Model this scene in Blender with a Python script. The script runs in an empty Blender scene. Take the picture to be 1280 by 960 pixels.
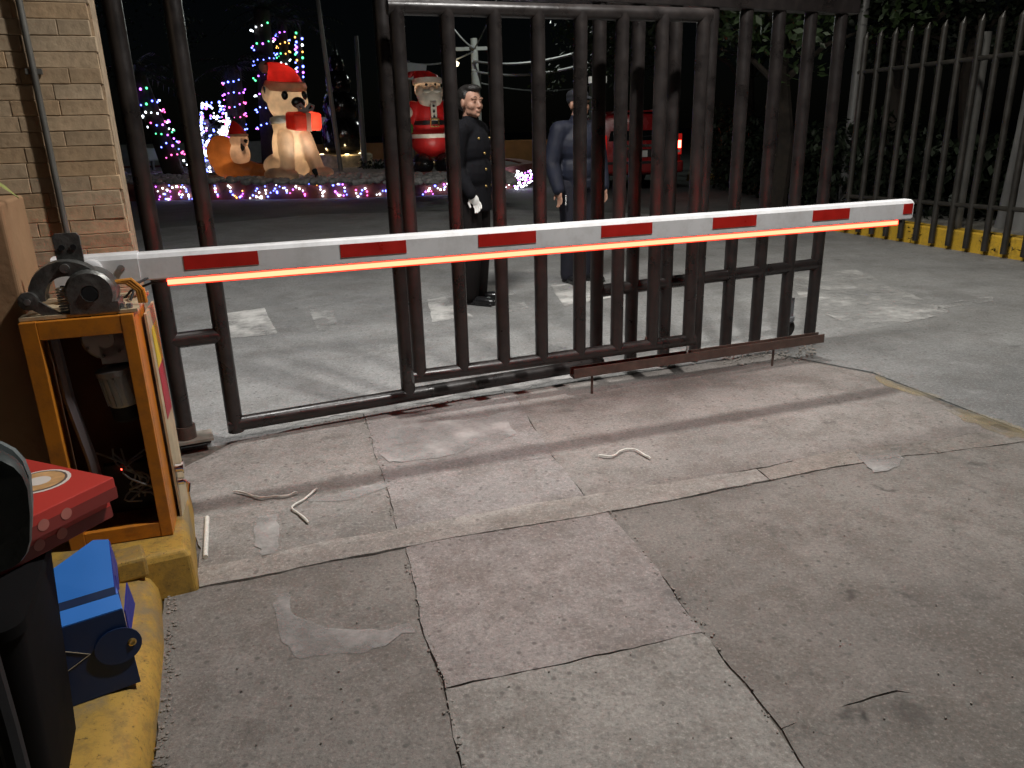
import bpy, bmesh, math, random
from mathutils import Vector, Matrix, noise
random.seed(7)
R = math.radians
sc = bpy.context.scene

# ------------------------------------------------------------------ camera
F, PITCH, ROLL, CAMH = 961.0, R(18.5), R(-1.5), 1.4
fw = Vector((0, math.cos(PITCH), -math.sin(PITCH)))
rt0 = Vector((1, 0, 0)); up0 = rt0.cross(fw)
RT = math.cos(ROLL)*rt0 + math.sin(ROLL)*up0
UP = -math.sin(ROLL)*rt0 + math.cos(ROLL)*up0
cd = bpy.data.cameras.new('camera'); co = bpy.data.objects.new('camera', cd)
sc.collection.objects.link(co)
m = Matrix((RT, UP, -fw)).transposed().to_4x4(); m.translation = (0, 0, CAMH)
co.matrix_world = m
cd.sensor_width = 36; cd.lens = F/1280*36; cd.clip_end = 600; cd.clip_start = .02
sc.camera = co

# ------------------------------------------------------------------ night sky, weak added fill, exposure
w = bpy.data.worlds.new('World'); sc.world = w; w.use_nodes = True
nt = w.node_tree
sky = nt.nodes.new('ShaderNodeTexSky'); sky.sky_type = 'NISHITA'; sky.sun_disc = False
sky.sun_elevation = R(35); sky.sun_rotation = R(160)
bg = nt.nodes['Background']; nt.links.new(sky.outputs[0], bg.inputs[0]); bg.inputs[1].default_value = .00022
fill_sun = bpy.data.lights.new('fill_sun', 'SUN'); fill_sun.energy = .012; fill_sun.angle = R(.5); fill_sun.color = (.8, .88, 1)  # weak directional fill, added to lift the ambient level
mo = bpy.data.objects.new('fill_sun', fill_sun); sc.collection.objects.link(mo); mo.rotation_euler = (R(55), 0, R(-20)); mo.location = (0, 0, 30)
sc.view_settings.view_transform = 'Standard'; sc.view_settings.look = 'None'
sc.view_settings.exposure = 0; sc.view_settings.gamma = 1
sc.cycles.use_denoising = True; sc.cycles.use_adaptive_sampling = True; sc.cycles.adaptive_threshold = .03
sc.cycles.sample_clamp_indirect = 4
sc.cycles.max_bounces = 5; sc.cycles.diffuse_bounces = 2; sc.cycles.glossy_bounces = 2; sc.cycles.caustics_reflective = False; sc.cycles.caustics_refractive = False

# ------------------------------------------------------------------ helpers
def ray(x, y): return fw + RT*((x-640)/F) + UP*((480-y)/F)
def G(x, y, z=0.0):
    d = ray(x, y); t = (z-CAMH)/d.z; return Vector((0, 0, CAMH)) + d*t
def AT(x, y, dist):            # point on the sight line at a horizontal distance
    d = ray(x, y); t = dist/math.hypot(d.x, d.y); return Vector((0, 0, CAMH)) + d*t
def VP(x, y, A, D):            # (distance along, height) on a vertical plane
    d = ray(x, y); det = -d.x*D[1] + D[0]*d.y
    t = (-A[0]*D[1] + D[0]*A[1])/det; s = (d.x*A[1] - d.y*A[0])/det
    return s, CAMH + d.z*t
def V(*a): return Vector(a)

class MB:
    def __init__(s): s.v = []; s.f = []; s.m = []
    def add(s, vs, fs, mi=0):
        o = len(s.v); s.v += [Vector(a) for a in vs]
        for f in fs: s.f.append([i+o for i in f]); s.m.append(mi)
        return s
    def box(s, c, size, M=None, mi=0):
        x, y, z = [a/2 for a in size]; c = Vector(c)
        vs = [Vector((i, j, k)) for i in (-x, x) for j in (-y, y) for k in (-z, z)]
        if M: vs = [M @ a for a in vs]
        return s.add([a+c for a in vs], [(0,1,3,2),(4,6,7,5),(0,4,5,1),(2,3,7,6),(0,2,6,4),(1,5,7,3)], mi)
    def frame(s, d, hint=None):
        d = Vector(d).normalized(); h = Vector(hint) if hint else (V(0,0,1) if abs(d.z) < .9 else V(1,0,0))
        a = d.cross(h).normalized(); return a, d.cross(a).normalized()
    def loft(s, rings, cap=True, mi=0, closed=True):
        n = len(rings[0]); o = len(s.v)
        for r in rings: s.v += [Vector(p) for p in r]
        for i in range(len(rings)-1):
            for j in range(n if closed else n-1):
                k = (j+1) % n
                s.f.append([o+i*n+j, o+i*n+k, o+(i+1)*n+k, o+(i+1)*n+j]); s.m.append(mi)
        if cap:
            s.f.append([o+j for j in range(n)][::-1]); s.m.append(mi)
            s.f.append([o+(len(rings)-1)*n+j for j in range(n)]); s.m.append(mi)
        return s
    def cyl(s, p0, p1, r0, r1=None, seg=16, mi=0, cap=True):
        r1 = r0 if r1 is None else r1; p0 = Vector(p0); p1 = Vector(p1); a, b = s.frame(p1-p0)
        ring = lambda p, r: [p + (a*math.cos(t) + b*math.sin(t))*r for t in [2*math.pi*i/seg for i in range(seg)]]
        return s.loft([ring(p0, r0), ring(p1, r1)], cap, mi)
    def tube(s, pts, r, seg=8, mi=0):
        pts = [Vector(p) for p in pts]; rings = []; a = None
        for i, p in enumerate(pts):
            d = (pts[min(i+1, len(pts)-1)] - pts[max(i-1, 0)]).normalized()
            if a is None: a, b = s.frame(d)
            else:
                a = (a - d*a.dot(d)).normalized(); b = d.cross(a)
            rr = r[i] if isinstance(r, (list, tuple)) else r
            rings.append([p + (a*math.cos(t) + b*math.sin(t))*rr for t in [2*math.pi*k/seg for k in range(seg)]])
        return s.loft(rings, True, mi)
    def lathe(s, c, prof, seg=20, M=None, mi=0, cap=True):
        c = Vector(c); rings = []
        for r, z in prof:
            ring = [Vector((r*math.cos(2*math.pi*i/seg), r*math.sin(2*math.pi*i/seg), z)) for i in range(seg)]
            rings.append([(M @ p if M else p) + c for p in ring])
        return s.loft(rings, cap, mi)
    def ell(s, c, r, M=None, seg=16, rows=10, mi=0):
        c = Vector(c); r = (r, r, r) if not hasattr(r, '__len__') else r; rings = []
        for i in range(1, rows):
            a = math.pi*i/rows - math.pi/2
            ring = [Vector((r[0]*math.cos(a)*math.cos(2*math.pi*j/seg), r[1]*math.cos(a)*math.sin(2*math.pi*j/seg), r[2]*math.sin(a))) for j in range(seg)]
            rings.append([(M @ p if M else p)+c for p in ring])
        o = len(s.v); s.loft(rings, False, mi)
        lo = V(0,0,-r[2]); hi = V(0,0,r[2])
        if M: lo = M @ lo; hi = M @ hi
        a = len(s.v); s.v += [lo+c, hi+c]; e = o+(rows-2)*seg
        for j in range(seg):
            k = (j+1) % seg
            s.f.append([a, o+k, o+j]); s.m.append(mi); s.f.append([a+1, e+j, e+k]); s.m.append(mi)
        return s
    def cap(s, p0, p1, r0, r1=None, seg=14, mi=0):
        r1 = r0 if r1 is None else r1
        p0 = Vector(p0); p1 = Vector(p1)
        s.cyl(p0, p1, r0, r1, seg, mi); s.ell(p0, r0, None, seg, 8, mi); s.ell(p1, r1, None, seg, 8, mi); return s
    def prism(s, poly, z0, z1, mi=0):
        n = len(poly)
        area = sum(poly[i][0]*poly[(i+1)%n][1]-poly[(i+1)%n][0]*poly[i][1] for i in range(n))
        if area < 0: poly = poly[::-1]
        vs = [V(p[0], p[1], z0) for p in poly] + [V(p[0], p[1], z1) for p in poly]
        fs = [list(range(n))[::-1], [n+i for i in range(n)]] + [[i, (i+1)%n, n+(i+1)%n, n+i] for i in range(n)]
        return s.add(vs, fs, mi)
    def poly_ext(s, pts, d, mi=0):          # planar outline (3-D points) given thickness d
        d = Vector(d); pts = [Vector(p) for p in pts]; n = len(pts)
        return s.add(pts + [p+d for p in pts], [list(range(n))[::-1], [n+i for i in range(n)]] + [[i, (i+1)%n, n+(i+1)%n, n+i] for i in range(n)], mi)
    def sphere(s, c, r, mi=0): return s.ell(c, r, None, 8, 5, mi)

def to_mesh(mb, name, mats, smooth=True, inv=None, fixn=True):
    me = bpy.data.meshes.new(name)
    vs = [(inv @ v if inv else v) for v in mb.v]
    me.from_pydata([tuple(v) for v in vs], [], mb.f)
    for mm in (mats if isinstance(mats, (list, tuple)) else [mats]): me.materials.append(mm)
    if any(mb.m): me.polygons.foreach_set('material_index', mb.m)
    if fixn:
        bm = bmesh.new(); bm.from_mesh(me); bmesh.ops.recalc_face_normals(bm, faces=bm.faces); bm.to_mesh(me); bm.free()
    if smooth:
        me.shade_smooth(); me.set_sharp_from_angle(angle=R(38))
    me.update(); return me

def tag(o, label=None, cat=None, group=None, kind=None):
    for k, v in (('label', label), ('category', cat), ('group', group), ('kind', kind)):
        if v: o[k] = v
    return o
def xf(o):
    M = Matrix.Translation(o.location) @ o.rotation_euler.to_matrix().to_4x4()
    return M
def thing(name, label, cat, loc=(0,0,0), rz=0, group=None):
    o = bpy.data.objects.new(name, None); sc.collection.objects.link(o)
    o.empty_display_size = .1; o.location = loc; o.rotation_euler = (0, 0, rz)
    return tag(o, label, cat, group)
def part(mb, name, mats, parent=None, local=False, smooth=True, color=None, root=None, fixn=True):
    """link mb as one mesh object; world-space vertices are brought into the root's space"""
    top = parent
    while top is not None and top.parent is not None: top = top.parent
    inv = None if (local or top is None) else xf(top).inverted()
    o = bpy.data.objects.new(name, to_mesh(mb, name, mats, smooth, inv, fixn)); sc.collection.objects.link(o)
    if parent: o.parent = parent
    if color: o.color = color
    return o
def single(mb, name, mats, base, label, cat, group=None, smooth=True, kind=None, rz=0):
    """a thing that is one mesh, its origin at its base"""
    M = Matrix.Translation(Vector(base)) @ Matrix.Rotation(rz, 4, 'Z')
    o = bpy.data.objects.new(name, to_mesh(mb, name, mats, smooth, M.inverted())); sc.collection.objects.link(o)
    o.location = base; o.rotation_euler = (0, 0, rz)
    return tag(o, label, cat, group, kind)
def struct(mb, name, mats, smooth=False, color=None):
    o = part(mb, name, mats, None, smooth=smooth, color=color); o['kind'] = 'structure'; return o
def remesh(o, vox, it=3):
    a = o.modifiers.new('Remesh', 'REMESH'); a.mode = 'VOXEL'; a.voxel_size = vox; a.use_smooth_shade = True
    b = o.modifiers.new('Smooth', 'SMOOTH'); b.iterations = it; b.factor = .5
    return o
def bevel(o, wd, seg=2):
    b = o.modifiers.new('Bevel', 'BEVEL'); b.width = wd; b.segments = seg; b.limit_method = 'ANGLE'; b.angle_limit = R(40); return o
def copy_tree(o, parent=None):
    c = o.copy(); sc.collection.objects.link(c); c.parent = parent
    for ch in list(o.children): copy_tree(ch, c)
    return c

# ------------------------------------------------------------------ materials
def N(t, ty, **kw):
    n = t.nodes.new(ty)
    for k, v in kw.items():
        if k in n.inputs: n.inputs[k].default_value = v
        else: setattr(n, k, v)
    return n
def ramp(t, fac, stops):
    n = t.nodes.new('ShaderNodeValToRGB'); e = n.color_ramp.elements
    e[0].position, e[0].color = stops[0][0], (*stops[0][1], 1)
    e[1].position, e[1].color = stops[-1][0], (*stops[-1][1], 1)
    for p, c in stops[1:-1]:
        x = e.new(p); x.color = (*c, 1)
    t.links.new(fac, n.inputs[0]); return n.outputs[0]
def mixc(t, fac, a, b, mode='MIX'):
    n = t.nodes.new('ShaderNodeMix'); n.data_type = 'RGBA'; n.blend_type = mode
    for i, x in ((0, fac), (6, a), (7, b)):
        if isinstance(x, (int, float)): n.inputs[i].default_value = x
        elif isinstance(x, tuple): n.inputs[i].default_value = (*x, 1)
        else: t.links.new(x, n.inputs[i])
    return n.outputs[2]
def g3(x): return (x, x, x)
def mat(name, col, rough=.5, metal=0., var=.25, scale=6., bump=.0, bscale=60., dirt=None, dirt_amt=.5, emit=None, es=0., coat=0., spec=.5, objcol=False):
    """painted / plastic / metal surface: base colour with cloudy variation, optional dirt in patches, fine relief"""
    M = bpy.data.materials.new(name); M.use_nodes = True; t = M.node_tree; b = t.nodes['Principled BSDF']
    tc = N(t, 'ShaderNodeTexCoord'); n = N(t, 'ShaderNodeTexNoise', Scale=scale, Detail=5.); t.links.new(tc.outputs['Object'], n.inputs['Vector'])
    lo = tuple(c*(1-var) for c in col); hi = tuple(min(1, c*(1+var)) for c in col)
    c = ramp(t, n.outputs['Fac'], [(.3, lo), (.7, hi)])
    if dirt:
        n2 = N(t, 'ShaderNodeTexNoise', Scale=scale*2.3, Detail=8., Roughness=.7); t.links.new(tc.outputs['Object'], n2.inputs['Vector'])
        c = mixc(t, ramp(t, n2.outputs['Fac'], [(.45, g3(0)), (.68, g3(dirt_amt))]), c, dirt)
    if objcol:
        oi = N(t, 'ShaderNodeObjectInfo'); c = mixc(t, 1., c, oi.outputs['Color'], 'MULTIPLY')
    t.links.new(c, b.inputs['Base Color'])
    b.inputs['Metallic'].default_value = metal; b.inputs['Coat Weight'].default_value = coat
    b.inputs['Specular IOR Level'].default_value = spec
    t.links.new(ramp(t, n.outputs['Fac'], [(.3, g3(max(0, rough-.08))), (.7, g3(min(1, rough+.1)))]), b.inputs['Roughness'])
    if bump:
        n3 = N(t, 'ShaderNodeTexNoise', Scale=bscale, Detail=4.); t.links.new(tc.outputs['Object'], n3.inputs['Vector'])
        bn = N(t, 'ShaderNodeBump', Strength=bump, Distance=.01); t.links.new(n3.outputs['Fac'], bn.inputs['Height']); t.links.new(bn.outputs[0], b.inputs['Normal'])
    if emit:
        b.inputs['Emission Color'].default_value = (*emit, 1); b.inputs['Emission Strength'].default_value = es
    return M
def concrete(name, col, speck=.6, stain=.7, spots=.85, rough=.85, scl=1., pale=0., oil_at=.84):
    """worn concrete / asphalt: clouds, blotches, aggregate, pits and oil spots"""
    M = bpy.data.materials.new(name); M.use_nodes = True; t = M.node_tree; b = t.nodes['Principled BSDF']; L = t.links.new
    tc = N(t, 'ShaderNodeTexCoord'); P = tc.outputs['Object']
    def nz(s, d=5., r=.6):
        n = N(t, 'ShaderNodeTexNoise', Scale=s*scl, Detail=d, Roughness=r); L(P, n.inputs['Vector']); return n.outputs['Fac']
    def sc_(k): return tuple(min(1, c*k) for c in col)
    c = ramp(t, nz(.9, 5., .7), [(.34, sc_(.70)), (.5, col), (.66, sc_(1.2))])
    c = mixc(t, ramp(t, nz(3.1, 6., .78), [(.47, g3(0)), (.56, g3(stain*.6)), (.68, g3(stain))]), c, tuple(a*b_ for a, b_ in zip(col, (.58, .54, .50))))
    c = mixc(t, ramp(t, nz(2.0, 7., .8), [(.55, g3(0)), (.64, g3(.35+pale))]), c, sc_(1.4))
    ag = nz(85., 4., .85); ag2 = nz(24., 5., .85)
    c = mixc(t, ramp(t, ag, [(.36, g3(speck)), (.47, g3(0))]), c, sc_(.38))
    c = mixc(t, ramp(t, ag, [(.54, g3(0)), (.66, g3(speck))]), c, sc_(1.75))
    c = mixc(t, ramp(t, ag2, [(.38, g3(.55)), (.46, g3(0))]), c, sc_(.55))
    vo = N(t, 'ShaderNodeTexVoronoi', Scale=22.*scl, voronoi_dimensions='2D'); L(P, vo.inputs['Vector'])
    sep = N(t, 'ShaderNodeSeparateColor'); L(vo.outputs['Color'], sep.inputs[0])
    pit = mixc(t, 1., ramp(t, vo.outputs['Distance'], [(.10, g3(1)), (.2, g3(0))]), ramp(t, sep.outputs[0], [(.78, g3(0)), (.86, g3(1))]), 'MULTIPLY')
    c = mixc(t, pit, c, sc_(.55))
    # oil drops: sparse dark round-ish spots, edges broken by noise
    vm = N(t, 'ShaderNodeVectorMath', operation='MULTIPLY_ADD'); nn = N(t, 'ShaderNodeTexNoise', Scale=14.*scl, Detail=3.); L(P, nn.inputs['Vector'])
    L(nn.outputs['Color'], vm.inputs[0]); vm.inputs[1].default_value = (.22, .22, .22); L(P, vm.inputs[2])
    v2 = N(t, 'ShaderNodeTexVoronoi', Scale=4.2*scl, voronoi_dimensions='2D'); L(vm.outputs[0], v2.inputs['Vector'])
    sp = N(t, 'ShaderNodeSeparateColor'); L(v2.outputs['Color'], sp.inputs[0])
    oil = mixc(t, 1., mixc(t, 1., ramp(t, v2.outputs['Distance'], [(.04, g3(spots)), (.20, g3(0))]), ramp(t, sp.outputs[0], [(.1, g3(.25)), (.9, g3(1.))]), 'MULTIPLY'), ramp(t, sp.outputs[1], [(oil_at, g3(0)), (oil_at+.15, g3(1))]), 'MULTIPLY')
    c = mixc(t, oil, c, sc_(.28))
    oi = N(t, 'ShaderNodeObjectInfo'); c = mixc(t, 1., c, oi.outputs['Color'], 'MULTIPLY')
    L(c, b.inputs['Base Color'])
    L(ramp(t, ag2, [(.3, g3(rough-.15)), (.7, g3(min(1, rough+.08)))]), b.inputs['Roughness'])
    hs = mixc(t, .6, ag, ag2)
    bn = N(t, 'ShaderNodeBump', Strength=.8, Distance=.008); L(hs, bn.inputs['Height']); L(bn.outputs[0], b.inputs['Normal'])
    return M
def worn_paint(name, col, under, cover=.5, scale=7., soft=.08, rough=.7, alpha=False, grime=None):
    """paint worn through to what is under it (or to nothing)"""
    M = bpy.data.materials.new(name); M.use_nodes = True; t = M.node_tree; b = t.nodes['Principled BSDF']; L = t.links.new
    tc = N(t, 'ShaderNodeTexCoord'); P = tc.outputs['Object']
    n = N(t, 'ShaderNodeTexNoise', Scale=scale, Detail=9., Roughness=.72); L(P, n.inputs['Vector'])
    n2 = N(t, 'ShaderNodeTexNoise', Scale=scale*.45, Detail=4.); L(P, n2.inputs['Vector'])
    k = mixc(t, .4, n.outputs['Fac'], n2.outputs['Fac'])
    f = ramp(t, k, [(cover-soft, g3(0)), (cover+soft, g3(1))])
    c = ramp(t, n2.outputs['Fac'], [(.3, tuple(a*.8 for a in col)), (.7, tuple(min(1, a*1.1) for a in col))])
    if grime:
        n4 = N(t, 'ShaderNodeTexNoise', Scale=scale*3.2, Detail=9., Roughness=.8); L(P, n4.inputs['Vector'])
        c = mixc(t, ramp(t, n4.outputs['Fac'], [(.47, g3(0)), (.62, g3(.75))]), c, grime)
        n5 = N(t, 'ShaderNodeTexNoise', Scale=70., Detail=4., Roughness=.8); L(P, n5.inputs['Vector'])
        c = mixc(t, ramp(t, n5.outputs['Fac'], [(.34, g3(.8)), (.42, g3(0))]), c, tuple(a*.35 for a in grime))
    b.inputs['Roughness'].default_value = rough
    if alpha: L(c, b.inputs['Base Color']); L(f, b.inputs['Alpha'])
    else: L(mixc(t, f, under, c), b.inputs['Base Color'])
    n3 = N(t, 'ShaderNodeTexNoise', Scale=90., Detail=4.); L(P, n3.inputs['Vector'])
    bn = N(t, 'ShaderNodeBump', Strength=.3, Distance=.004); L(mixc(t, .5, n3.outputs['Fac'], f), bn.inputs['Height']); L(bn.outputs[0], b.inputs['Normal'])
    return M
def glow(name, col, s):
    M = bpy.data.materials.new(name); M.use_nodes = True; t = M.node_tree; t.nodes.clear()
    e = N(t, 'ShaderNodeEmission', Strength=s); e.inputs[0].default_value = (*col, 1)
    o = N(t, 'ShaderNodeOutputMaterial'); t.links.new(e.outputs[0], o.inputs[0]); return M
def nylon(name, col, tr=.5, rough=.45, var=.2):
    """thin inflated nylon, lit from within: diffuse + translucent"""
    M = bpy.data.materials.new(name); M.use_nodes = True; t = M.node_tree; b = t.nodes['Principled BSDF']; L = t.links.new
    tc = N(t, 'ShaderNodeTexCoord'); n = N(t, 'ShaderNodeTexNoise', Scale=5., Detail=4.); L(tc.outputs['Object'], n.inputs['Vector'])
    c = ramp(t, n.outputs['Fac'], [(.3, tuple(a*(1-var) for a in col)), (.7, tuple(min(1, a*(1+var)) for a in col))])
    L(c, b.inputs['Base Color']); b.inputs['Roughness'].default_value = rough
    tr_ = N(t, 'ShaderNodeBsdfTranslucent'); L(c, tr_.inputs[0])
    mx = N(t, 'ShaderNodeMixShader'); mx.inputs[0].default_value = tr
    L(b.outputs[0], mx.inputs[1]); L(tr_.outputs[0], mx.inputs[2]); L(mx.outputs[0], t.nodes['Material Output'].inputs[0])
    n3 = N(t, 'ShaderNodeTexNoise', Scale=11., Detail=3.); L(tc.outputs['Object'], n3.inputs['Vector'])
    bn = N(t, 'ShaderNodeBump', Strength=.25, Distance=.03); L(n3.outputs['Fac'], bn.inputs['Height']); L(bn.outputs[0], b.inputs['Normal'])
    return M

CONC = (.285, .272, .258)
m_slab = concrete('worn_concrete', CONC)
m_slab_oily = concrete('oily_concrete', CONC, spots=.95, oil_at=.50)
m_drive = concrete('driveway_concrete', (.245, .245, .24), stain=.45, spots=.6, pale=.15)
m_asph = concrete('asphalt', (.12, .125, .12), stain=.35, spots=.3)
m_joint = mat('joint_dirt', (.14, .125, .108), .95, var=.4, scale=30, bump=.5)
m_cem = worn_paint('cement_smear', (.43, .415, .40), CONC, .50, 6., .12, .9, True)
m_zebra = worn_paint('faded_white_paint', (.60, .59, .565), CONC, .465, 4., .10, .75, True)
m_zebra2 = worn_paint('very_faded_white_paint', (.46, .455, .44), CONC, .54, 5., .09, .8, True)
m_yline = worn_paint('faded_yellow_paint', (.40, .32, .18), CONC, .56, 4., .12, .8, True)
m_ykerb = worn_paint('yellow_kerb_paint', (.50, .31, .06), (.25, .19, .10), .462, 6., .05, .62, grime=(.27, .18, .055))
m_yfence = worn_paint('yellow_wall_paint', (.62, .38, .03), (.36, .22, .04), .37, 4., .05, .6, grime=(.40, .25, .04))
m_gate = mat('dark_gate_enamel', (.019, .016, .0155), .32, var=.3, scale=9, bump=.1, bscale=40, dirt=(.06, .048, .042), dirt_amt=.3)
m_chan = mat('brown_channel', (.085, .055, .045), .45, var=.3, scale=12, bump=.12, dirt=(.13, .09, .07), dirt_amt=.6)
m_fence = mat('fence_enamel', (.024, .022, .019), .42, var=.3, scale=7, bump=.1, dirt=(.05, .045, .036), dirt_amt=.5)
m_boom = mat('boom_white_aluminium', (.76, .76, .77), .35, var=.06, scale=5, dirt=(.42, .40, .37), dirt_amt=.38)
m_tape = mat('red_reflective_tape', (.50, .018, .012), .35, var=.12, scale=20)
m_led = glow('led_core', (1, .040, .020), 22.)
m_ledrim = glow('led_halo', (1, .05, .02), 1.6)  # dim red emission imitating the halo around the light strip
m_orange = mat('orange_cabinet_paint', (.60, .21, .018), .38, var=.12, scale=5, bump=.05, dirt=(.27, .10, .03), dirt_amt=.65)
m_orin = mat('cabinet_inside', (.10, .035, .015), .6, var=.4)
m_cream = mat('cream_panel', (.55, .46, .30), .6, var=.15, dirt=(.25, .18, .1), dirt_amt=.5)
m_cast = mat('cast_aluminium', (.20, .20, .19), .42, .75, var=.25, scale=25, bump=.15, bscale=120, dirt=(.06, .055, .05), dirt_amt=.6)
m_steel = mat('bright_steel', (.55, .55, .55), .28, .9, var=.15, scale=30)
m_black = mat('black_plastic', (.006, .006, .007), .65, var=.3, scale=14, bump=.08)
m_bin = mat('matt_black_bin', (.005, .005, .0055), .9, var=.3, spec=.12)
m_rub = mat('black_rubber', (.018, .017, .016), .75, var=.3)
m_red = mat('red_printed_card', (.50, .045, .035), .38, var=.08, scale=4)
m_dred = mat('dark_red_card', (.22, .03, .025), .5, var=.15)
m_wht = mat('white_print', (.72, .66, .60), .5, var=.05)
m_tan = mat('tan_print', (.55, .32, .14), .5, var=.3, scale=40)
m_gold = mat('brass_button', (.65, .45, .16), .3, .9, var=.15, scale=30)
m_blue = mat('bright_blue_card', (.03, .22, .74), .42, var=.06, scale=5)
m_navy = mat('navy_card', (.006, .024, .085), .45, var=.12, scale=8)
m_dblue = mat('deep_blue_card', (.012, .022, .30), .45, var=.1)
m_lblue = mat('pale_blue_card', (.12, .26, .72), .45, var=.06)
m_line = mat('thin_gold_print', (.42, .36, .26), .5, var=.1)
m_tplas = mat('tan_plaster', (.36, .21, .11), .75, var=.15, scale=3, bump=.25, bscale=30, dirt=(.30, .16, .08), dirt_amt=.5)
m_mort = mat('mortar', (.38, .28, .18), .95, var=.3, scale=20, bump=.6)
m_brick = mat('split_stone', (.49, .355, .22), .88, var=.22, scale=9, bump=.35, bscale=40, dirt=(.34, .24, .15), dirt_amt=.6, objcol=True)
m_cond = mat('grey_conduit', (.16, .155, .14), .5, .3, var=.2)
m_rope = mat('white_cord', (.74, .72, .66), .8, var=.12, scale=60, bump=.4, bscale=300)
m_leaf = mat('leaf_green', (.026, .048, .014), .55, var=.5, scale=2.)
m_leafd = mat('leaf_dark', (.011, .019, .008), .6, var=.5, scale=2.)
m_bark = mat('bark', (.025, .019, .014), .9, var=.4, scale=12, bump=.8, bscale=25)
m_pole = mat('concrete_pole', (.42, .42, .40), .8, var=.15, scale=5, bump=.2)
m_poled = mat('grey_steel_pole', (.16, .16, .155), .5, .2, var=.15)
m_wire = mat('cable', (.32, .32, .32), .6, var=.1)
m_plant = mat('planter_terracotta', (.26, .10, .075), .85, var=.25, scale=3, bump=.3, dirt=(.12, .08, .07), dirt_amt=.5)
m_soil = mat('gravel_bed', (.22, .20, .19), .95, var=.5, scale=25, bump=1., bscale=18)
m_ochre = mat('ochre_wall', (.40, .20, .07), .85, var=.25, scale=2, bump=.2)
m_skin = mat('skin', (.36, .20, .14), .5, var=.1, scale=14, spec=.35)
m_hair = mat('black_hair', (.012, .010, .009), .5, var=.4, scale=60, bump=.6, bscale=120)
m_coat = mat('black_wool', (.0045, .0045, .0065), .85, var=.3, scale=20, bump=.35, bscale=25, spec=.2)
m_trou = mat('black_trousers', (.010, .008, .008), .85, var=.3, scale=20, bump=.35, bscale=18, spec=.2)
m_shoe = mat('polished_black_leather', (.012, .012, .013), .22, var=.2)
m_glove = mat('white_glove', (.70, .69, .66), .8, var=.06, scale=20, bump=.3)
m_navyj = mat('navy_jacket', (.004, .0065, .019), .7, var=.25, scale=10, bump=.6, bscale=14)
m_dkcap = mat('dark_cap', (.012, .013, .018), .8, var=.2)
m_eye = mat('eye', (.5, .48, .45), .2, var=.05)
m_iris = mat('iris', (.01, .007, .005), .2, var=.1)
m_lip = mat('lip', (.30, .11, .09), .5, var=.1)
m_nwhite = nylon('white_nylon', (.70, .56, .42), .55)
m_nbrown = nylon('brown_nylon', (.50, .20, .06), .5)
m_nred = nylon('red_nylon', (.62, .03, .025), .45)
m_nskin = nylon('peach_nylon', (.72, .55, .42), .4)
m_ncream = nylon('cream_nylon', (.74, .70, .60), .3)
m_nred2 = nylon('crimson_nylon', (.45, .018, .018), .25)
m_nblack = mat('black_nylon', (.012, .012, .013), .3, var=.2)
m_ngreen = nylon('green_nylon', (.05, .16, .04), .3)
m_ngrey = nylon('grey_nylon', (.45, .48, .46), .3)
m_npink = nylon('gift_red_nylon', (.75, .10, .06), .55)
m_car = mat('red_car_paint', (.26, .010, .012), .25, var=.08, coat=.8)
m_glass = mat('tinted_glass', (.006, .007, .008), .06, var=.2, spec=.6)
m_chrome = mat('chrome', (.7, .7, .7), .15, 1., var=.05)
m_plate = mat('number_plate', (.62, .62, .60), .4, var=.06)
m_tail = glow('tail_lamp', (1, .10, .06), 16.)
m_tail2 = mat('tail_lens', (.35, .01, .01), .2, var=.1, emit=(1, .03, .02), es=.25)
m_bright = glow('lit_white_panel', (.85, .93, 1), 2.2)
m_dimpan = mat('pale_panel', (.45, .50, .50), .5, var=.1, emit=(.7, .85, .85), es=.03)  # faint emission stands in for light falling on the blank panels
m_stone = mat('pale_stone', (.55, .45, .30), .8, var=.3, scale=9, bump=.6, bscale=9)
m_gloss = mat('glossy_black_foil', (.006, .006, .007), .12, var=.3, scale=10, bump=.4, bscale=12)
m_lampb = mat('lamp_housing', (.18, .18, .18), .45, .5, var=.1)
BULB = [glow('bulb_'+n, c, s) for n, c, s in (('white', (.85, .92, 1), 7), ('blue', (.12, .16, 1), 9), ('violet', (.5, .12, 1), 7), ('green', (.1, 1, .35), 3.5), ('magenta', (1, .12, .45), 5), ('amber', (1, .5, .1), 5))]
for b_ in BULB: b_.cycles.emission_sampling = 'NONE'

# ------------------------------------------------------------------ setting: ground
mb = MB(); mb.add([(-150, -60, 0), (150, -60, 0), (150, 200, 0), (-150, 200, 0)], [(0, 1, 2, 3)])
struct(mb, 'ground', m_asph, color=(1, 1, 1, 1))
# driveway beyond the gate: one sheet of pale concrete
mb = MB(); dr = [G(60, 585), G(290, 560), G(455, 521), G(640, 491), G(960, 441), G(1090, 466), G(1310, 552), V(4.2, 1.6, 0), V(3.6, -3, 0), V(8, -3, 0), V(8, 8, 0), G(1060, 290), G(880, 270), G(640, 262), G(400, 268), G(150, 290), V(-6, 9, 0)]
mb.add([(p.x, p.y, .004) for p in dr], [list(range(len(dr)))])
struct(mb, 'driveway', m_drive, color=(1, 1, 1, 1))
mb = MB(); a = [G(330, 262), G(395, 258), G(470, 264), G(330, 300), G(250, 318)]
mb.add([(p.x, p.y, .008) for p in a], [list(range(len(a)))])

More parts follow.
